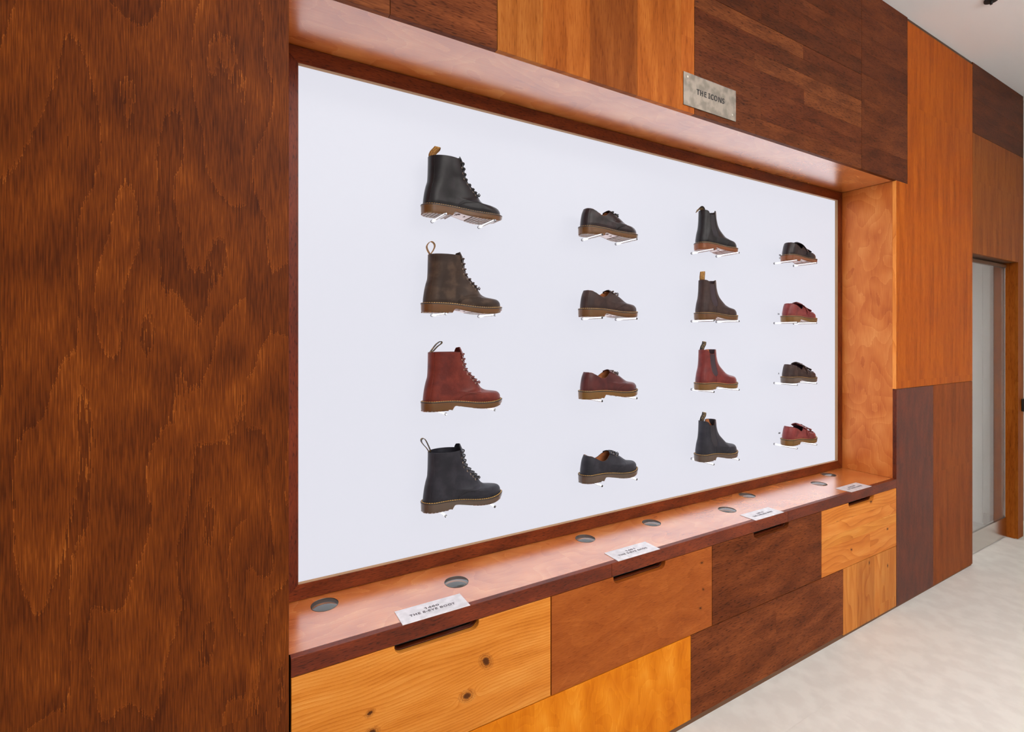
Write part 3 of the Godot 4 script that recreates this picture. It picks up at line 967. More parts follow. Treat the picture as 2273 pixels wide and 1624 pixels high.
var kinds := {
	"boot": {
		"xb": [30, 8, 45, 9, 73, 13, 95, 18, 117, 24, 155, 26, 200, 27],
		"xf": [36, 297, 44, 296, 50, 293, 55, 288, 58.5, 281, 61, 270, 63, 255, 65, 241, 69, 227, 74, 218, 84, 210, 93, 203, 105, 191, 117, 179, 128, 168, 138, 161, 150, 157.5, 160, 155, 176, 152, 200, 147],
		"sh": [60, 34, 100, 33, 130, 35, 160, 38, 200, 41],
		"lf": [36, 72, 50, 80, 60, 90, 66, 120, 90, 130, 120, 100, 150, 66, 200, 60],
		"lb": [36, 38, 100, 44, 200, 58],
		"xs": [36, 126, 44, 131, 52, 143, 57, 163, 60, 187, 62, 203, 64, 208, 68, 211, 74, 206, 90, 191, 110, 171, 135, 151, 200, 137],
		"top": 196.0, "topline": [], "lining": "dark"},
	"shoe": {
		"xb": [30, 9, 45, 10, 61, 12, 85, 17, 100, 23, 112, 29],
		"xf": [36, 299, 44, 298, 50, 295, 55, 290, 59, 283, 62, 272, 64, 259, 66, 247, 69, 238, 74, 227, 80, 216, 87, 203, 94, 190, 101, 178, 106, 168, 110, 161, 113, 155],
		"sh": [60, 33, 85, 30.5, 112, 28],
		"lf": [36, 72, 50, 80, 60, 92, 66, 120, 90, 110, 113, 80],
		"lb": [36, 38, 100, 46, 200, 50],
		"xs": [36, 164, 45, 172, 54, 191, 61, 213, 64, 219, 68, 219, 74, 211, 80, 201, 94, 178, 106, 157, 113, 143],
		"top": 112.0, "topline": [0, 102, 20, 104.5, 34, 105, 55, 98, 78, 86, 94, 80.5, 104, 81.5, 116, 86, 128, 95, 138, 103, 147, 110],
		"open": 147.0, "lining": "tan"},
	"chelsea": {
		"scale": 0.925,
		"xb": [30, 8, 45, 9, 73, 15, 105, 24, 150, 29, 200, 32],
		"xf": [36, 299, 44, 298, 50, 295, 56, 289, 60, 280, 63, 268, 66, 251, 69, 236, 74, 217, 82, 203, 95, 186, 112, 166, 135, 149, 155, 139, 190, 130],
		"sh": [60, 34, 100, 30, 130, 29, 160, 30, 200, 31],
		"lf": [36, 72, 50, 80, 60, 90, 66, 120, 90, 130, 120, 100, 150, 60, 200, 48],
		"lb": [36, 38, 100, 44, 200, 50],
		"top": 189.0, "topline": [0, 188, 40, 187, 52, 183, 58, 176, 61, 168, 97, 167, 99, 178, 100.5, 187, 140, 189], "lining": "tan"},
	"loafer": {
		"xb": [30, 10, 45, 12, 60, 16, 85, 25, 104, 34],
		"xf": [36, 299, 44, 298, 50, 295, 54, 290, 57, 282, 59.5, 270, 61.5, 255, 64, 240, 68, 226, 74, 212, 80, 201, 86, 190, 92, 180, 98, 170],
		"sh": [60, 36, 85, 33, 104, 30],
		"lf": [36, 72, 50, 78, 60, 84, 66, 110, 98, 90],
		"lb": [36, 38, 100, 46, 200, 50],
		"top": 102.0, "topline": [0, 99, 25, 100.5, 40, 98.5, 60, 93, 80, 86.5, 100, 79, 116, 72.5, 124, 72, 134, 78, 146, 89, 158, 99, 165, 106], "open": 165.0, "scale": 0.93, "lining": "violet"},
}

func hw(s: Dictionary, x: float, y: float) -> float:
	var xb := tb(s.xb, y)
	var xf := tb(s.xf, y)
	var lb := tb(s.lb, y)
	var lf := tb(s.lf, y)
	var base := lerpf(tb(FOOT, x), tb(s.sh, y), smoothstep(58.0, 108.0, y)) * (1.0 - 0.05 * smoothstep(46.0, 36.0, y))
	var q := clampf((xb + lb - x) / lb, 0.0, 1.0)
	var r := clampf((x - (xf - lf)) / lf, 0.0, 1.0)
	return base * sqrt(maxf(0.0, 1.0 - q * q)) * pow(maxf(0.0, 1.0 - pow(r, 1.8)), 0.55)

func line_at(s: Dictionary, x: float, side: float) -> float:
	if s.topline.is_empty() or (s.has("open") and x > s.open):
		return 999.0
	return tb(s.topline_far if side < 0.0 and s.has("topline_far") else s.topline, x)

func spot(s: Dictionary, x: float, y: float, side: float) -> Vector3:
	var yc := minf(y, line_at(s, x, side))
	var lift := (tb(SOLE_TOP, x) + 3.0 - 36.0) * (1.0 - smoothstep(36.0, 92.0, yc))
	return Vector3(x, yc + lift, side * hw(s, x, yc))

# a part of the upper between x0(y) and x1(y): wrap "back", "front" or "both" joins the two sides round that end; out is its distance off the last
func shell(s: Dictionary, ys: Array, x0: Callable, x1: Callable, wrap: String, out: float, cols: int, lip := 0.6, flip := false, sides := [-1.0, 1.0]) -> ArrayMesh:
	var b := MB.new()
	var runs := []
	if wrap == "none":
		for sd in sides:
			var r := []
			for k in cols + 1:
				r.append([sd, float(k) / cols])
			runs.append(r)
	else:
		var r := []
		if wrap == "front":
			for k in cols + 1:
				r.append([-1.0, float(k) / cols])
			for k in cols:
				r.append([1.0, float(cols - 1 - k) / cols])
		else:
			for k in cols + 1:
				r.append([-1.0, float(cols - k) / cols])
			for k in cols:
				r.append([1.0, float(k + 1) / cols])
		if wrap == "both":
			r.pop_back()
		runs.append(r)
	for r in runs:
		var rows := []
		for y in ys:
			var a: float = x0.call(y)
			var e: float = x1.call(y)
			var line := PackedVector3Array()
			for q in r:
				var t: float = q[1]
				match wrap:
					"back": t = 1.0 - cos(t * PI / 2)
					"front": t = sin(t * PI / 2)
					"both": t = (1.0 - cos(t * PI)) / 2
				line.append(spot(s, lerpf(a, e, t), y, q[0]))
			rows.append(line)
		var nor := MB.sheet_normals(rows, wrap == "both", Vector3(150 if wrap != "front" else 120, 60, 0))
		var lifted := []
		for k in rows.size():
			var line := PackedVector3Array()
			for q in rows[k].size():
				line.append(rows[k][q] + nor[k][q] * out)
			if lip > 0.0 and wrap != "both":
				# turn the open edges in
				line.insert(0, rows[k][0] + nor[k][0] * (out - lip - 0.8))
				line.append(rows[k][-1] + nor[k][-1] * (out - lip - 0.8))
			lifted.append(line)
		b.sheet(lifted, wrap == "both", Vector3(150 if wrap != "front" else 120, 60, 0))
	if flip:
		for k in b.n.size():
			b.n[k] = -b.n[k]
		for k in range(0, b.i.size(), 3):
			var t := b.i[k]
			b.i[k] = b.i[k + 1]
			b.i[k + 1] = t
	return small(b)

func small(b: MB) -> ArrayMesh:
	for k in b.v.size():
		b.v[k] *= 0.001
	return b.mesh()

func rows_to(top: float) -> Array:
	var ys := [34.0, 37.0, 40.0, 44.0, 47.0, 50.0, 52.5, 54.5, 56.0, 57.5, 58.7, 59.8, 60.8, 61.8, 62.8, 63.8, 64.8, 66.0, 67.5, 69.0, 71.0, 73.5, 76.5, 80.0, 84.0, 88.0, 92.5, 97.0, 102.0]
	var y := 107.0
	while y < top - 3.0:
		ys.append(y)
		y += 5.5
	ys = ys.filter(func(q): return q < top - 0.5)
	ys.append(top)
	return ys

func sole_hw(x: float) -> float:
	var q := clampf((36.0 - x) / 36.0, 0.0, 1.0)
	var r := clampf((x - (303.0 - 78.0)) / 78.0, 0.0, 1.0)
	return tb(SOLE_W, x) * sqrt(maxf(0.0, 1.0 - q * q)) * pow(maxf(0.0, 1.0 - pow(r, 2.0)), 0.5)

func outline_xs() -> Array:
	var xs := []
	for k in 61:
		xs.append(303.0 * (1.0 - cos(PI * k / 60.0)) / 2.0)
	xs.append_array([94.0, 96.0, 99.0, 102.0, 105.0, 108.0, 110.0, 112.0])
	xs.sort()
	return xs

# the loop of the sole's outline at height share v (0 tread, 1 top), grown by "grow"
func sole_ring(xs: Array, lo: Callable, hi: Callable, v: float, grow: float) -> PackedVector3Array:
	var ring := PackedVector3Array()
	for side in [1.0, -1.0]:
		for k in xs.size():
			if side < 0.0 and (k == 0 or k == xs.size() - 1):
				continue
			var x: float = xs[k] if side > 0.0 else xs[xs.size() - 1 - k]
			var e := 1.0 + grow / 50.0
			ring.append(Vector3(151.5 + (x - 151.5) * (1.0 + grow / 151.5), lerpf(lo.call(x), hi.call(x), v), side * sole_hw(x) * e))
	return ring

func slab_mesh(lo: Callable, hi: Callable, levels: Array) -> ArrayMesh:
	# levels: [[share, grow], ...] from tread to top; closed with flat caps
	var xs := outline_xs()
	var b := MB.new()
	var rows := []
	for l in levels:
		rows.append(sole_ring(xs, lo, hi, l[0], l[1]))
	b.sheet(rows, true, Vector3(150, 15, 0))
	for cap in [0, rows.size() - 1]:
		var nn := Vector3.DOWN if cap == 0 else Vector3.UP
		var r: PackedVector3Array = rows[cap]
		var half := xs.size()
		var ids := PackedInt32Array()
		for p in r:
			ids.append(b.vert(p, nn))
		for k in range(1, half - 1):
			var a := k
			var a2 := k + 1
			var m := r.size() - k
			var m2 := (r.size() - k - 1) if k + 1 < half - 1 else a2
			if k == 1:
				b.tri(ids[0], ids[1], ids[r.size() - 1])
			if a2 == m2:
				b.tri(ids[a], ids[a2], ids[m])
			else:
				b.quad(ids[a], ids[a2], ids[m2], ids[m])
	return small(b)

var sole_parts := {}

func make_sole_meshes() -> void:
	var bot := func(x): return tb(SOLE_BOT, x) + (3.2 if x < 95.0 or x > 168.0 else 1.0)
	var top := func(x): return tb(SOLE_TOP, x) - 4.2
	sole_parts.body = slab_mesh(bot, top, [[0.0, -1.5], [0.04, -0.6], [0.3, 0.0], [0.6, 0.2], [0.86, 0.2], [0.93, 0.9], [1.0, 0.6]])
	var wl := func(x): return tb(SOLE_TOP, x) - 4.3
	var wh := func(x): return tb(SOLE_TOP, x)
	sole_parts.welt = slab_mesh(wl, wh, [[0.0, 0.2], [0.2, 1.2], [0.75, 1.2], [1.0, 0.4]])
	# stitches round the welt
	var b := MB.new()
	var path := []
	for p in sole_ring(outline_xs(), wh, wh, 1.0, -2.6):
		path.append(p)
	path.append(path[0])
	var at := 0.0
	var next := 0.0
	for k in path.size() - 1:
		var d: float = path[k].distance_to(path[k + 1])
		while next < at + d and d > 0.01:
			var t := (path[k + 1] - path[k]) as Vector3
			var c: Vector3 = path[k] + t * ((next - at) / d)
			t = t.normalized()
			b.tube([c - t * 2.7 + Vector3(0, 0.1, 0), c + Vector3(0, 0.75, 0), c + t * 2.7 + Vector3(0, 0.1, 0)], 0.95, 6)
			next += 8.2
		at += d
	sole_parts.stitches = small(b)
	# tread: cleats across the heel and the forefoot, split down the middle
	b = MB.new()
	for span in [[3.0, 93.0, 12.0], [172.0, 295.0, 11.6]]:
		var x: float = span[0]
		while x + 9.6 < span[1]:
			for side in [-1.0, 1.0]:
				for seg in [[0.05, 0.48], [0.54, 0.97]]:
					var pts := []
					for xx in [x, x + 9.6]:
						var wdt := minf(sole_hw(xx), sole_hw(xx + 0.01)) - 0.6
						pts.append([xx, side * wdt * seg[0], side * wdt * seg[1], tb(SOLE_BOT, xx)])
					var p := []
					for e in [[0, 0], [1, 0], [1, 1], [0, 1]]:
						p.append(Vector3(pts[e[0]][0], pts[e[0]][3], pts[e[0]][1 + e[1]]))
					var up := Vector3(0, 4.6, 0)
					b.face(p, Vector3.DOWN)
					var mid: Vector3 = (p[0] + p[1] + p[2] + p[3]) / 4.0
					for k in 4:
						var a: Vector3 = p[k]
						var e2: Vector3 = p[(k + 1) % 4]
						var nn := ((a + e2) / 2.0 - mid)
						nn.y = 0
						b.face([a, e2, e2 + up, a + up], nn.normalized())
			x += span[2]
	sole_parts.tread = small(b)
	# label plate under the arch
	b = MB.new()
	var arch := []
	for x in [116.0, 126.0, 138.0, 150.0, 160.0, 167.0]:
		arch.append(PackedVector3Array([Vector3(x, tb(SOLE_BOT, x) + 0.4, -0.82 * sole_hw(x)), Vector3(x, tb(SOLE_BOT, x) + 0.4, 0.86 * sole_hw(x))]))
	b.sheet(arch, false, Vector3(140, 60, 0))
	sole_parts.label = small(b)
	b = MB.new()
	var under := func(x: float, z: float) -> Vector3: return Vector3(x, tb(SOLE_BOT, x) - 0.1, z)
	for q in [[128.0, 16.0, 9.0], [124.0, 4.0, 7.0]]:
		var ring := []
		for k in 13:
			var a := TAU * k / 12.0
			ring.append(under.call(q[0] + q[2] * 0.5 * cos(a), q[1] + q[2] * sin(a) * 0.7))
		b.tube(ring, 0.8, 5)
	b.tube([under.call(122.0, -8.0), under.call(126.0, 12.0), under.call(131.0, 20.0)], 0.9, 5)
	for q in [[150.0, 2.0, 18.0], [153.0, 6.0, 14.0]]:
		b.tube([under.call(q[0], q[1]), under.call(q[0], q[2])], 0.9, 5)
	sole_parts.print = small(b)

var shoe_parts := {}

func make_shoe_meshes(kind: String) -> void:
	var s: Dictionary = kinds[kind]
	var m := {}
	var ys := rows_to(s.top)
	var xb := func(y): return tb(s.xb, y)
	var xf := func(y): return tb(s.xf, y)
	if kind == "loafer" or kind == "shoe":
		# the front of the upper ends where the opening begins: rows above it start at the front edge of the opening
		pass
	m.vamp = [shell(s, ys, xb, xf, "both", 0.0, 60, 0.0), "upper"]
	# lining: the inside of the collar, a little smaller
	var lows := []
	for k in 22:
		lows.append(lerpf(44.0, s.top, k / 21.0))
	m.lining = [shell(s, lows, xb, xf, "both", -2.2, 36, 0.0, true), "lining"]
	m.collar = [collar_mesh(s), "edge"]
	# heel strip
	var strip_end := func(y): return tb(s.xb, y) + lerpf(15.0, 11.0, clampf((y - 36.0) / 150.0, 0.0, 1.0))
	m.heel_strip = [shell(s, ys, xb, strip_end, "back", 2.3 if kind != "chelsea" else 2.6, 8, 0.6), "upper"]
	match kind:
		"boot", "shoe":
			var xs := func(y): return minf(tb(s.xs, y), tb(s.xf, y) - 4.0)
			m.quarter = [shell(s, ys, xb, xs, "back", 1.3, 54, 0.9), "upper"]
			m.seam = [seam_mesh(s, xs, 36.0, 62.0 if kind == "boot" else 63.0, [2.6, 5.2, 8.0] if kind == "boot" else [2.6, 5.0]), "thread"]
			var n := 8 if kind == "boot" else 3
			var ey: Array = [187, 170, 152, 135, 119, 106, 96, 86] if kind == "boot" else [105, 98, 91]
			var inset := 17.0 if kind == "boot" else 19.0
			m.eyelets = [eyelet_mesh(s, ey, inset), "eyelet"]
			m.laces = [lace_mesh(s, ey, inset, kind == "boot"), "lace"]
			m.tongue = [tongue_mesh(s, kind), "upper"]
		"chelsea":
			var gl := func(y): return tb([60, 106, 64, 103, 66, 97, 70, 90, 76, 83, 86, 76, 100, 71, 120, 67, 150, 63, 168, 61], y)
			var gr := func(y): return tb([60, 106.5, 64, 108, 66, 113, 70, 118, 78, 121, 90, 120, 105, 116, 130, 108, 150, 102, 168, 98], y)
			var ql := func(y): return 60.5 if y > 168.0 else gl.call(y)
			var qr := func(y): return 98.5 if y > 168.0 else minf(gr.call(y), tb(s.xf, y) - 0.5)
			m.back_quarter = [shell(s, ys, xb, ql, "back", 1.4, 26, 0.9), "upper"]
			var cut := func(y): return minf(tb([36, 176, 44, 180, 52, 186, 60, 195, 66, 203, 72, 208], y), tb(s.xf, y))
			m.front_quarter = [shell(s, ys, qr, func(y): return tb(s.xf, y) if y > 76.0 else cut.call(y), "front", 1.4, 26, 0.9), "upper"]
			var lowys := ys.filter(func(y): return y <= 78.0)
			m.toe = [shell(s, lowys, func(y): return minf(cut.call(y) - 6.0, tb(s.xf, y) - 0.5), xf, "front", 0.5, 30, 0.6), "upper"]
			m.vamp[1] = "elastic"
			m.seam = [seam_mesh(s, func(y): return 106.0, 36.0, 63.0, [-2.5, 2.5]), "thread"]
		"loafer":
			var xs := func(y): return minf(tb([36, 150, 45, 156, 60, 166, 70, 172, 104, 172], y), tb(s.xf, y) - 6.0)
			m.quarter = [shell(s, ys, xb, func(y): return tb([36, 78, 60, 82, 80, 76, 104, 70], y), "back", 1.2, 24, 0.8), "upper"]
			m.tongue = [tongue_mesh(s, kind), "upper"]
			m.strap = [strap_mesh(s), "upper"]
			m.apron_seam = [apron_mesh(s), "upper"]
			m.fringe = [fringe_mesh(s), "upper"]
			m.tassel = [tassel_mesh(s, 1.0), "upper"]
			m.tassel_2 = [tassel_mesh(s, -1.0), "upper"]
	shoe_parts[kind] = m

# the piped edge of the opening, along both sides
func collar_mesh(s: Dictionary) -> ArrayMesh:
	var b := MB.new()
	var xe: float = s.get("open", tb(s.xf, s.top) - 3.0)
	var x0 := tb(s.xb, s.top)
	for side in [-1.0, 1.0]:
		var path := []
		for k in 49:
			var t := 1.0 - cos(PI / 2 * k / 48.0)
			var x := lerpf(x0, xe, t)
			var y := minf(s.top, line_at(s, x, side))
			path.append(spot(s, x, y, side))
		b.tube(path, 1.0, 6)
	return small(b)

# rows of thread that follow the front edge of the quarter, each so far behind it
func seam_mesh(s: Dictionary, edge: Callable, y0: float, y1: float, back: Array) -> ArrayMesh:
	var b := MB.new()
	for side in [-1.0, 1.0]:
		for d in back:
			var path := []
			for k in 25:
				var y := lerpf(y0, y1, k / 24.0)
				var p0 := Vector2(edge.call(y - 0.6), y - 0.6)
				var p1 := Vector2(edge.call(y + 0.6), y + 0.6)
				var t := (p1 - p0).normalized()
				var q: Vector2 = Vector2(edge.call(y), y) + Vector2(-t.y, t.x) * d
				path.append(on_skin(s, q.x, q.y, side, 1.5))
			b.tube(path, 0.45, 4)
	return small(b)

func on_skin(s: Dictionary, x: float, y: float, side: float, out: float) -> Vector3:
	var p := spot(s, x, y, side)
	var du := spot(s, x + 0.5, y, side) - spot(s, x - 0.5, y, side)
	var dv := spot(s, x, y + 0.5, side) - spot(s, x, y - 0.5, side)
	var nn := du.cross(dv).normalized()
	if nn.z * side < 0.0:
		nn = -nn
	return p + nn * out

func eyelet_mesh(s: Dictionary, ys: Array, inset: float) -> ArrayMesh:
	var b := MB.new()
	for y in ys:
		for side in [-1.0, 1.0]:
			var x := tb(s.xf, y) - inset
			var c := on_skin(s, x, y, side, 1.5)
			var nn := (on_skin(s, x, y, side, 3.0) - c).normalized()
			var u := Vector3.UP.cross(nn).normalized()
			var w := nn.cross(u)
			var ring := []
			for k in 13:
				var a := TAU * k / 12.0
				ring.append(c + (u * cos(a) + w * sin(a)) * 2.7)
			b.tube(ring, 0.85, 6, false)
	return small(b)

func lace_mesh(s: Dictionary, ys: Array, inset: float, boot: bool) -> ArrayMesh:
	var b := MB.new()
	var front := func(y: float, out: float) -> Vector3: return spot(s, tb(s.xf, y), y, 1.0) * Vector3(1, 1, 0) + Vector3(out, out * 0.5, 0)
	for k in ys.size():
		var y: float = ys[k]
		var a := on_skin(s, tb(s.xf, y) - inset, y, 1.0, 1.2)
		var a2 := on_skin(s, tb(s.xf, y) - inset * 0.55, y, 1.0, 3.2)
		var c: Vector3 = front.call(y + 1.0, 3.4)
		var d: Vector3 = a2 * Vector3(1, 1, -1)
		var e := a * Vector3(1, 1, -1)
		var path := []
		for q in 17:
			path.append(bez([a, a2 + Vector3(1.5, 1.2, 1.0), c + Vector3(0.8, 0.6, 0), d + Vector3(1.5, 1.2, -1.0), e], q / 16.0))
		b.tube(path, 2.5, 7)
		if boot and k + 1 < ys.size():
			# crossing down to the next pair, under the bars
			var f := on_skin(s, tb(s.xf, ys[k + 1]) - inset * 0.6, ys[k + 1], -1.0, 0.8)
			b.tube([a2, front.call((y + ys[k + 1]) / 2.0, 1.4), f], 1.8, 6)
	if not boot:
		# a small bow
		var c: Vector3 = front.call(ys[1], 4.0)
		for sd in [-1.0, 1.0]:
			b.tube([c, c + Vector3(3, 3, sd * 8), c + Vector3(2, 0, sd * 16), c + Vector3(0, -2, sd * 8), c], 1.6, 6)
	else:
		var c := on_skin(s, tb(s.xf, 88.0) - 6.0, 88.0, 1.0, 2.5)
		b.tube([c, c + Vector3(5, 6, 2), c + Vector3(9, 1, 2), c + Vector3(6, -5, 1)], 1.7, 6)
	return small(b)

func bez(p: Array, t: float) -> Vector3:
	# Catmull-Rom through all points
	var n := p.size() - 1
	var k := mini(int(t * n), n - 1)
	var f := t * n - k
	var a: Vector3 = p[maxi(k - 1, 0)]
	var d: Vector3 = p[mini(k + 2, n)]
	return (p[k] as Vector3).cubic_interpolate(p[k + 1], a, d, f)

func tongue_mesh(s: Dictionary, kind: String) -> ArrayMesh:
	var b := MB.new()
	var spine := []
	var wide := []
	match kind:
		"boot":
			spine = [Vector2(196, 96), Vector2(172, 118), Vector2(156, 145), Vector2(150, 172), Vector2(145, 198), Vector2(139, 213)]
			wide = [10, 14, 19, 25, 30, 16]
		"shoe":
			spine = [Vector2(214, 79), Vector2(192, 92), Vector2(172, 103), Vector2(158, 110), Vector2(146, 114)]
			wide = [10, 14, 19, 23, 22]
		_:
			spine = [Vector2(196, 82), Vector2(178, 92), Vector2(160, 101), Vector2(142, 108), Vector2(126, 111), Vector2(118, 109)]
			wide = [26, 28, 30, 29, 24, 14]
	var rows := []
	for k in 19:
		var t := k / 18.0
		var pts := spine.map(func(q): return Vector3(q.x, q.y, 0))
		var c := bez(pts, t)
		var wd: float = bez(wide.map(func(q): return Vector3(q, 0, 0)), t).x
		var line := PackedVector3Array()
		for q in 15:
			var a := lerpf(-1.0, 1.0, q / 14.0)
			var droop := a * a * wd * (0.55 if kind != "loafer" else 0.62)
			line.append(c + Vector3(-droop * 0.75, -droop * (0.62 if kind != "boot" else 0.3), a * wd))
		rows.append(line)
	for o in [0.0, -2.2]:
		var nor := MB.sheet_normals(rows, false, Vector3(60, 40, 0))
		var r2 := []
		for k in rows.size():
			var line := PackedVector3Array()
			for q in rows[k].size():
				line.append(rows[k][q] + nor[k][q] * o)
			r2.append(line)
		b.sheet(r2, false, Vector3(60, 40, 0))
	# rounded rim
	var rim := []
	for r in rows:
		rim.append(r[0] + Vector3(-0.6, -0.6, 0))
	for p in rows[-1]:
		rim.append(p + Vector3(-0.6, -0.6, 0))
	for k in rows.size():
		rim.append(rows[rows.size() - 1 - k][14] + Vector3(-0.6, -0.6, 0))
	b.tube(rim, 1.3, 6)
	return small(b)

# loafer: the saddle strap over the instep
func strap_mesh(s: Dictionary) -> ArrayMesh:
	var b := MB.new()
	var rows := []
	for k in 25:
		var t := lerpf(-1.0, 1.0, k / 24.0)
		var side := 1.0 if t >= 0.0 else -1.0
		var line := PackedVector3Array()
		for q in 5:
			var a := q / 4.0
			var y := lerpf(94.0, 50.0, pow(absf(t), 1.1)) - a * 9.0 * (1.0 - absf(t) * 0.5)
			var x := minf(lerpf(176.0, 164.0, absf(t)) + a * lerpf(18.0, 16.0, absf(t)), tb(s.xf, y))
			var ridge := spot(s, tb(s.xf, y), y, side)
			var p := on_skin(s, minf(x, tb(s.xf, y) - 1.0), y, side, 2.6)
			if absf(t) < 0.2:
				p = p.lerp(ridge * Vector3(1, 1, 0) + Vector3(1.5, 2.4, p.z), 1.0 - absf(t) / 0.2)
			line.append(p)
		rows.append(line)
	b.sheet(rows, false, Vector3(150, 20, 0))
	for e in [0, 4]:
		var path := []
		for r in rows:
			path.append(r[e] - Vector3(0, 0.6, 0))
		b.tube(path, 1.3, 6)
	return small(b)

# loafer: the raised moccasin seam round the toe
func apron_mesh(s: Dictionary) -> ArrayMesh:
	var b := MB.new()
	var path := []
	for k in 41:
		var t := lerpf(-1.0, 1.0, k / 40.0)
		var side := 1.0 if t >= 0.0 else -1.0
		var a := absf(t)
		var y := lerpf(60.2, 58.5, smoothstep(0.0, 0.4, a)) + 10.0 * smoothstep(0.4, 1.0, a)
		var x := lerpf(266.0, 200.0, pow(a, 1.6))
		x = minf(x, tb(s.xf, y) - 0.2)
		var p := on_skin(s, x, y, side, 1.2)
		p.z = side * minf(absf(p.z), 30.0 * sqrt(maxf(0.0, 1.0 - pow(1.0 - a, 2.6))))
		path.append(p)
	b.tube(path, 2.0, 7)
	return small(b)

func fringe_mesh(s: Dictionary) -> ArrayMesh:
	# a folded leather fringe lying on the vamp below the strap
	var b := MB.new()
	for k in 7:
		var a := lerpf(-1.0, 1.0, k / 6.0)
		var z := a * 17.0
		var c := Vector3(204, 84 - absf(a) * 7.0, z)
		var e := Vector3(244 - absf(a) * 6.0, 67.5 - absf(a) * 3.0, z * 1.25)
		var rows := []
		for q in 6:
			var t := q / 5.0
			var p := c.lerp(e, t) + Vector3(0, 1.6 * sin(t * PI), 0)
			rows.append(PackedVector3Array([p + Vector3(0, -1.0, -3.0), p + Vector3(0, 0.6, 0), p + Vector3(0, -1.0, 3.0)]))
		b.sheet(rows, false, Vector3(200, 20, z))
	return small(b)

func tassel_mesh(s: Dictionary, side: float) -> ArrayMesh:
	var b := MB.new()
	var c := Vector3(216, 79.5, side * 7.0)
	b.tube([c + Vector3(-14, 9, -side * 5.0), c + Vector3(-4, 4, 0), c], 1.5, 6)
	var tip := c + Vector3(34, -14.5, side * 5.0)
	b.tube([c, c.lerp(tip, 0.12), c.lerp(tip, 0.25), c.lerp(tip, 0.32), c.lerp(tip, 0.6), c.lerp(tip, 1.0)], [1.8, 3.6, 3.4, 3.0, 4.8, 5.8], 12)
	return small(b)

# pull loop at the heel: a closed teardrop band seen on edge, or a folded strap seen on its broad side
func loop_meshes(s: Dictionary, style: String) -> Array:
	var top: Vector3 = spot(s, tb(s.xb, s.top), s.top, 1.0)
	top.z = 0.0
	var pts := []
	var half := 6.5
	var across := Vector3(0, 0, 1)
	match style:
		"tear":
			pts = [[4, -14], [3, 0], [-5, 14], [-8, 27], [0, 40], [9, 44], [18, 38], [20, 28], [14, 14], [5, 0], [6, -12]]
		"lean":
			pts = [[4, -14], [0, 0], [-8, 14], [-20, 28], [-27, 39], [-26, 47], [-18, 48], [-11, 40], [-4, 26], [3, 10], [6, 0], [6, -12]]
		"flat":
			pts = [[2, -14], [4, 0], [14, 14], [26, 28], [40, 37], [45, 35], [44, 30], [30, 20], [16, 6], [8, 0], [5, -12]]
		"leaf":
			# x, y and how far the strand stands off
			pts = [[3, -14, -3], [6, 0, -3], [15, 16, -6], [27, 30, -7], [31, 37, -2], [31, 38, 3], [27, 31, 7], [15, 17, 6], [7, 0, 3], [4, -12, 3]]
			across = Vector3(0.86, -0.25, 0.5).normalized()
			half = 9.5
		"tab":
			pts = [[6, -14, -2], [6, 0, -2], [12, 14, -4], [22, 26, -4], [25, 37, -2], [25.5, 38, 2], [23, 26, 4], [13, 14, 4], [7, 0, 2], [7, -12, 2]]
			across = Vector3(0.8, -0.2, 0.6).normalized()
			half = 8.5
		"tall":
			pts = [[9, -14, -3], [9, 0, -3], [9, 16, -5], [11, 30, -5], [12, 39, -2], [12.5, 40, 2], [12, 30, 5], [10, 14, 5], [10, 0, 3], [10, -12, 3]]
			across = Vector3(0.75, 0.05, 0.66).normalized()
			half = 10.5
		"back":
			pts = [[22, -10, 0], [20, 4, 0], [10, 13, 0], [-4, 14, 0], [-18, 6, 0], [-27, -6, 0], [-26, -8, 0], [-17, 1, 0], [-4, 9, 0], [8, 8, 0], [16, 0, 0], [22, -12, 0]]
			across = Vector3(0.35, 0.62, 0.7).normalized()
			half = 8.0
	var off := across.cross(Vector3.UP).normalized()
	var path := pts.map(func(q): return top + Vector3(q[0], q[1], 0) + (off * q[2] if q.size() > 2 else Vector3.ZERO))
	var rows := []
	for k in 49:
		rows.append(bez(path, k / 48.0))
	var b := MB.new()
	var marks := MB.new()
	var strip := []
	for k in rows.size():
		var w := across
		if style in ["leaf", "tab", "tall", "back"]:
			# sewn flat to the heel at the foot, turned to the side above
			w = Vector3(0, 0, 1).slerp(across, smoothstep(-6.0, 8.0, rows[k].y - top.y) if style != "back" else 1.0)
		strip.append(PackedVector3Array([rows[k] - w * half, rows[k] - w * half * 0.4, rows[k] + w * half * 0.4, rows[k] + w * half]))
	var nor := MB.sheet_normals(strip, false, Vector3.INF)
	for o in [-0.55, 0.55]:
		var r2 := []
		for k in strip.size():
			var line := PackedVector3Array()
			for q in 4:
				line.append(strip[k][q] + nor[k][q] * o)
			r2.append(line)
		b.sheet(r2)
	for e in [0, 3]:
		b.tube(strip.map(func(q): return q[e]), 0.75, 5)
	# woven yellow lettering: two lanes of short strokes along the band, too small to read
	var r := RandomNumberGenerator.new()
	r.seed = 40 + style.length()
	for k in range(5, 44):
		for side in [-1.0, 1.0]:
			for lane in [0.27, 0.68]:
				if r.randf() < 0.25:
					continue
				var p: Vector3 = strip[k][0].lerp(strip[k][3], lane + 0.04 * r.randf()) + nor[k][1] * 0.6 * side
				var u: Vector3 = (strip[k][3] - strip[k][0]) * (0.06 + 0.07 * r.randf())
				var v: Vector3 = (rows[mini(k + 1, 48)] - rows[k]) * (r.randf() - 0.5) * 1.4
				marks.tube([p - u - v, p + u + v], 0.42, 4)
	return [small(b), small(marks)]

var SHOES := []

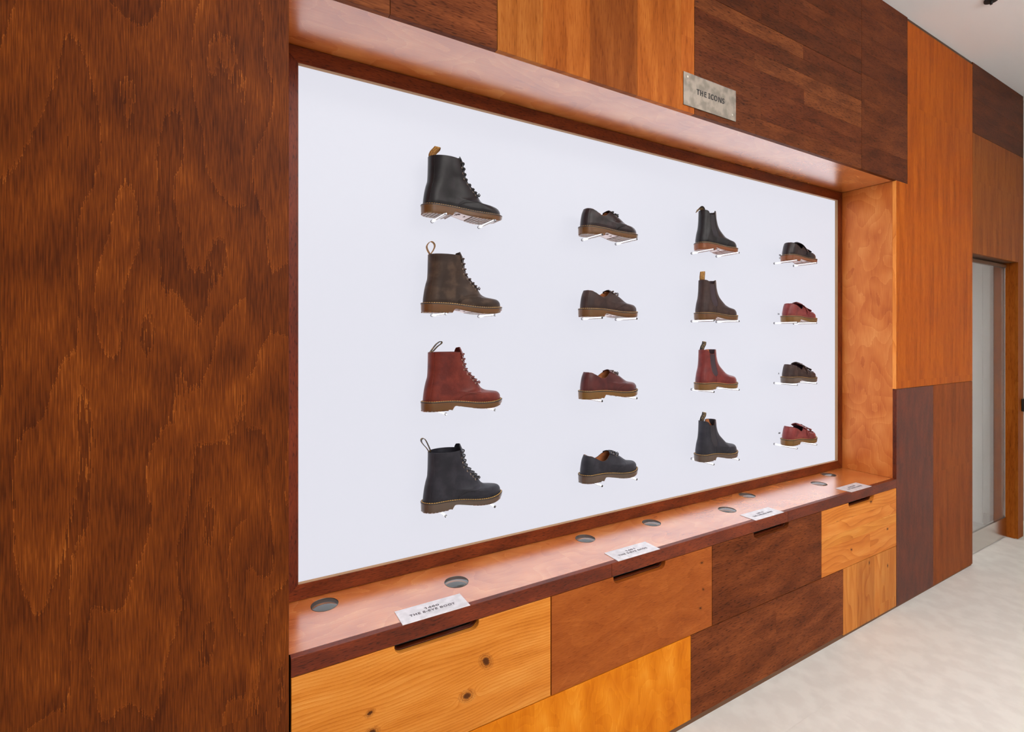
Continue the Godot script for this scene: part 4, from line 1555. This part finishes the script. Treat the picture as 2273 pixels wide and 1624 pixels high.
func list_shoes() -> void:
	var cols := [[0.621, 0.803], [1.281, 1.465], [1.944, 2.125], [2.605, 2.787]]
	var rows := [1.9348, 1.6070, 1.2785, 0.9440]
	var names := ["top", "second", "third", "bottom"]
	var d := [
		["boot", 0, "black smooth leather", "dark lining", "amber sole", "black lace", "leaf", "black eight-eye boot", "smooth black leather lace-up ankle boot with amber sole, top of the left column"],
		["boot", 1, "dark brown leather", "dark lining", "amber sole", "brown lace", "tear", "rubbed brown eight-eye boot", "rubbed dark brown leather lace-up ankle boot with round pull loop, second in the left column"],
		["boot", 2, "red brown leather", "red brown leather", "amber sole", "red brown lace", "flat", "reddish eight-eye boot", "grained reddish brown leather lace-up ankle boot, third in the left column"],
		["boot", 3, "slate black leather", "slate black leather", "smoky sole", "black lace", "lean", "slate black eight-eye boot", "matt slate black leather lace-up ankle boot with smoky sole, bottom of the left column"],
		["shoe", 0, "burgundy black leather", "tan lining", "amber sole", "black lace", "", "near-black three-eye shoe", "glossy near-black leather three-eye lace-up shoe, above the brown lace-up shoe"],
		["shoe", 1, "cocoa leather", "tan lining", "amber sole", "brown lace", "", "dark brown three-eye shoe", "dull dark brown leather three-eye lace-up shoe between the near-black and the burgundy one"],
		["shoe", 2, "burgundy leather", "tan lining", "honey sole", "brown lace", "", "burgundy three-eye shoe", "burgundy leather three-eye lace-up shoe with honey coloured sole"],
		["shoe", 3, "slate black leather", "tan lining", "smoky sole", "black lace", "", "slate black three-eye shoe", "slate black leather three-eye lace-up shoe with bright tan lining and smoky sole"],
		["chelsea", 0, "black smooth leather", "tan lining", "orange sole", "black elastic", "back", "black elastic-sided boot", "black leather elastic-sided boot with orange brown sole and pull tab bent backwards"],
		["chelsea", 1, "cocoa leather", "tan lining", "amber sole", "plum elastic", "tall", "brown elastic-sided boot", "dark brown leather elastic-sided boot with upright pull tab, between the black and the oxblood ones"],
		["chelsea", 2, "oxblood leather", "tan lining", "honey sole", "plum elastic", "tab", "oxblood elastic-sided boot", "oxblood leather elastic-sided boot with dark plum elastic gusset"],
		["chelsea", 3, "slate black leather", "tan lining", "smoky sole", "black elastic", "tab", "slate black elastic-sided boot", "slate black leather elastic-sided boot with smoky sole, lowest of the elastic-sided boots"],
		["loafer", 0, "burgundy black leather", "dark lining", "orange sole", "", "", "top black tassel loafer", "black tassel loafer with orange sole, highest of the loafers beside the letters SM"],
		["loafer", 1, "cherry leather", "violet lining", "honey sole", "", "", "upper cherry tassel loafer", "cherry red tassel loafer between the two black loafers"],
		["loafer", 2, "cocoa leather", "violet lining", "smoky sole", "", "", "lower black tassel loafer", "dusky black tassel loafer between the two red loafers"],
		["loafer", 3, "cherry leather", "violet lining", "honey sole", "", "", "lowest red tassel loafer", "red tassel loafer with raised tongue, lowest of the loafers"],
	]
	for k in d.size():
		var q: Array = d[k]
		var col := k / 4
		SHOES.append({"kind": q[0], "x": cols[col][0] - [0.0615, 0.0615, 0.04, 0.014][col], "y": rows[q[1]], "pegs": cols[col], "upper": q[2], "lining": q[3], "sole": q[4], "lace": q[5], "loop": q[6], "peg": q[7], "label": q[8], "row": names[q[1]]})

const SHOE_Z := -0.236

func make_shoes() -> void:
	make_sole_meshes()
	for k in kinds:
		make_shoe_meshes(k)
	var called := {"boot": "lace_up_boot", "shoe": "lace_up_shoe", "chelsea": "elastic_sided_boot", "loafer": "tassel_loafer"}
	var cat := {"boot": "boot", "shoe": "shoe", "chelsea": "boot", "loafer": "loafer"}
	var grp := {"boot": "eight-eye boots in the left column", "shoe": "three-eye shoes in the second column", "chelsea": "elastic-sided boots in the third column", "loafer": "tassel loafers in the right column"}
	for q in SHOES:
		var t := thing(called[q.kind], q.label, cat[q.kind], Vector3(q.x, q.y + 0.0046, SHOE_Z), grp[q.kind])
		if kinds[q.kind].has("scale"):
			t.scale = Vector3(kinds[q.kind].scale, 1, 1)
		var sole := part(t, "sole", sole_parts.body, mats[q.sole])
		part(sole, "tread", sole_parts.tread, mats[q.sole]).set_meta("kind", "stuff")
		var lab := part(sole, "arch_label", sole_parts.label, mats["arch label"])
		part(sole, "arch_print", sole_parts.print, mats["arch print"])
		var welt := part(t, "welt", sole_parts.welt, mats["dark welt"])
		part(welt, "welt_stitching", sole_parts.stitches, mats["yellow thread"])
		var m: Dictionary = shoe_parts[q.kind]
		var look := {"upper": q.upper, "lining": q.lining, "edge": q.upper, "thread": q.upper, "eyelet": "eyelet metal", "lace": q.lace, "elastic": q.lace}
		for name_ in m:
			part(t, name_.trim_suffix("_2"), m[name_][0], mats[look[m[name_][1]]])
		if q.loop:
			var l := loop_meshes(kinds[q.kind], q.loop)
			var lp := part(t, "pull_loop", l[0], mats["black webbing" if q.loop in ["lean", "back", "tab"] or q.row == "third" else "gold webbing"])
			part(lp, "woven_lettering", l[1], mats["gold thread"])

# ------------------------------------------------------------------ lamps
func ceiling_lamp(x: float, z: float, w: float, d: float, power: float, up: float, said: String) -> void:
	# a suspended bar that shines down and, more weakly, up at the ceiling
	var t := thing("ceiling_lamp", said, "ceiling lamp", Vector3(x, CEILING - 0.55, z))
	box_part(t, "housing", Vector3(-w / 2 - 0.02, -0.05, -d / 2 - 0.02), Vector3(w / 2 + 0.02, 0.0, d / 2 + 0.02), mats["white paint"], 0.003)
	for sx in [-0.4, 0.4]:
		var b := MB.new()
		b.tube([Vector3(sx * w, 0, 0), Vector3(sx * w, 0.55, 0)], 0.003, 6)
		part(t, "cable", b.mesh(), mats["black paint"])
	for q in [["glow_panel", -1.0, power], ["glow_panel", 1.0, up]]:
		var y := -0.054 if q[1] < 0.0 else 0.0004
		box_part(t, q[0], Vector3(-w / 2, y, -d / 2), Vector3(w / 2, y + 0.0036, d / 2), mats["lamp glow"], 0.0)
		var l := AreaLight3D.new()
		l.name = "lamp_light"
		l.area_size = Vector2(w, d)
		l.light_energy = q[2]
		l.light_color = s8(253, 250, 246)
		l.shadow_enabled = true
		l.position = Vector3(0, -0.056 if q[1] < 0.0 else 0.006, 0)
		l.rotation.x = -PI / 2 if q[1] < 0.0 else PI / 2
		t.add_child(l, true)

func make_spot_lamp() -> void:
	var at := Vector3(3.62, CEILING, 0.30)
	var t := thing("spot_lamp", "small black spot lamp on the white ceiling", "spot lamp", at)
	var b := MB.new()
	b.lathe([Vector2(0.0001, -0.002), Vector2(0.03, -0.002), Vector2(0.03, -0.012), Vector2(0.006, -0.014), Vector2(0.006, -0.03), Vector2(0.0001, -0.03)], 20)
	part(t, "base", b.mesh(), mats["black paint"])

func _ready() -> void:
	var cam := Camera3D.new()
	cam.name = "camera"
	cam.near = 0.05
	cam.far = 60.0
	cam.position = Vector3(0, EYE_HEIGHT, EYE_DISTANCE)
	cam.rotation.y = -atan2(FOCAL, 3052.24 - 1136.5)
	cam.set_frustum(0.05 * 1624.0 / FOCAL, Vector2(0, -0.05 * 64.2 / FOCAL), 0.05, 60.0)
	cam.current = true
	add_child(cam)
	var we := WorldEnvironment.new()
	we.name = "environment"
	var env := Environment.new()
	env.background_mode = Environment.BG_COLOR
	env.background_color = Color(0, 0, 0)
	env.tonemap_mode = Environment.TONE_MAPPER_LINEAR
	env.tonemap_exposure = 1.0
	env.sdfgi_enabled = true
	env.ssao_enabled = true
	env.ssil_enabled = true
	we.environment = env
	add_child(we)
	rng.seed = 20240
	make_materials()
	ceiling_lamp(0.9, 2.1, 1.5, 0.4, 2.6, 6.5, "long hanging lamp in front of the left half of the display")
	ceiling_lamp(3.0, 2.1, 1.5, 0.4, 1.9, 6.0, "long hanging lamp in front of the right half of the display")
	ceiling_lamp(0.6, 3.7, 1.5, 0.4, 2.2, 4.0, "long hanging lamp farther back in the room")
	make_room()
	make_light_panel()
	make_ledge()
	make_lenses()
	make_plates()
	make_drawers()
	list_shoes()
	make_pegs()
	make_shoes()
	make_spot_lamp()
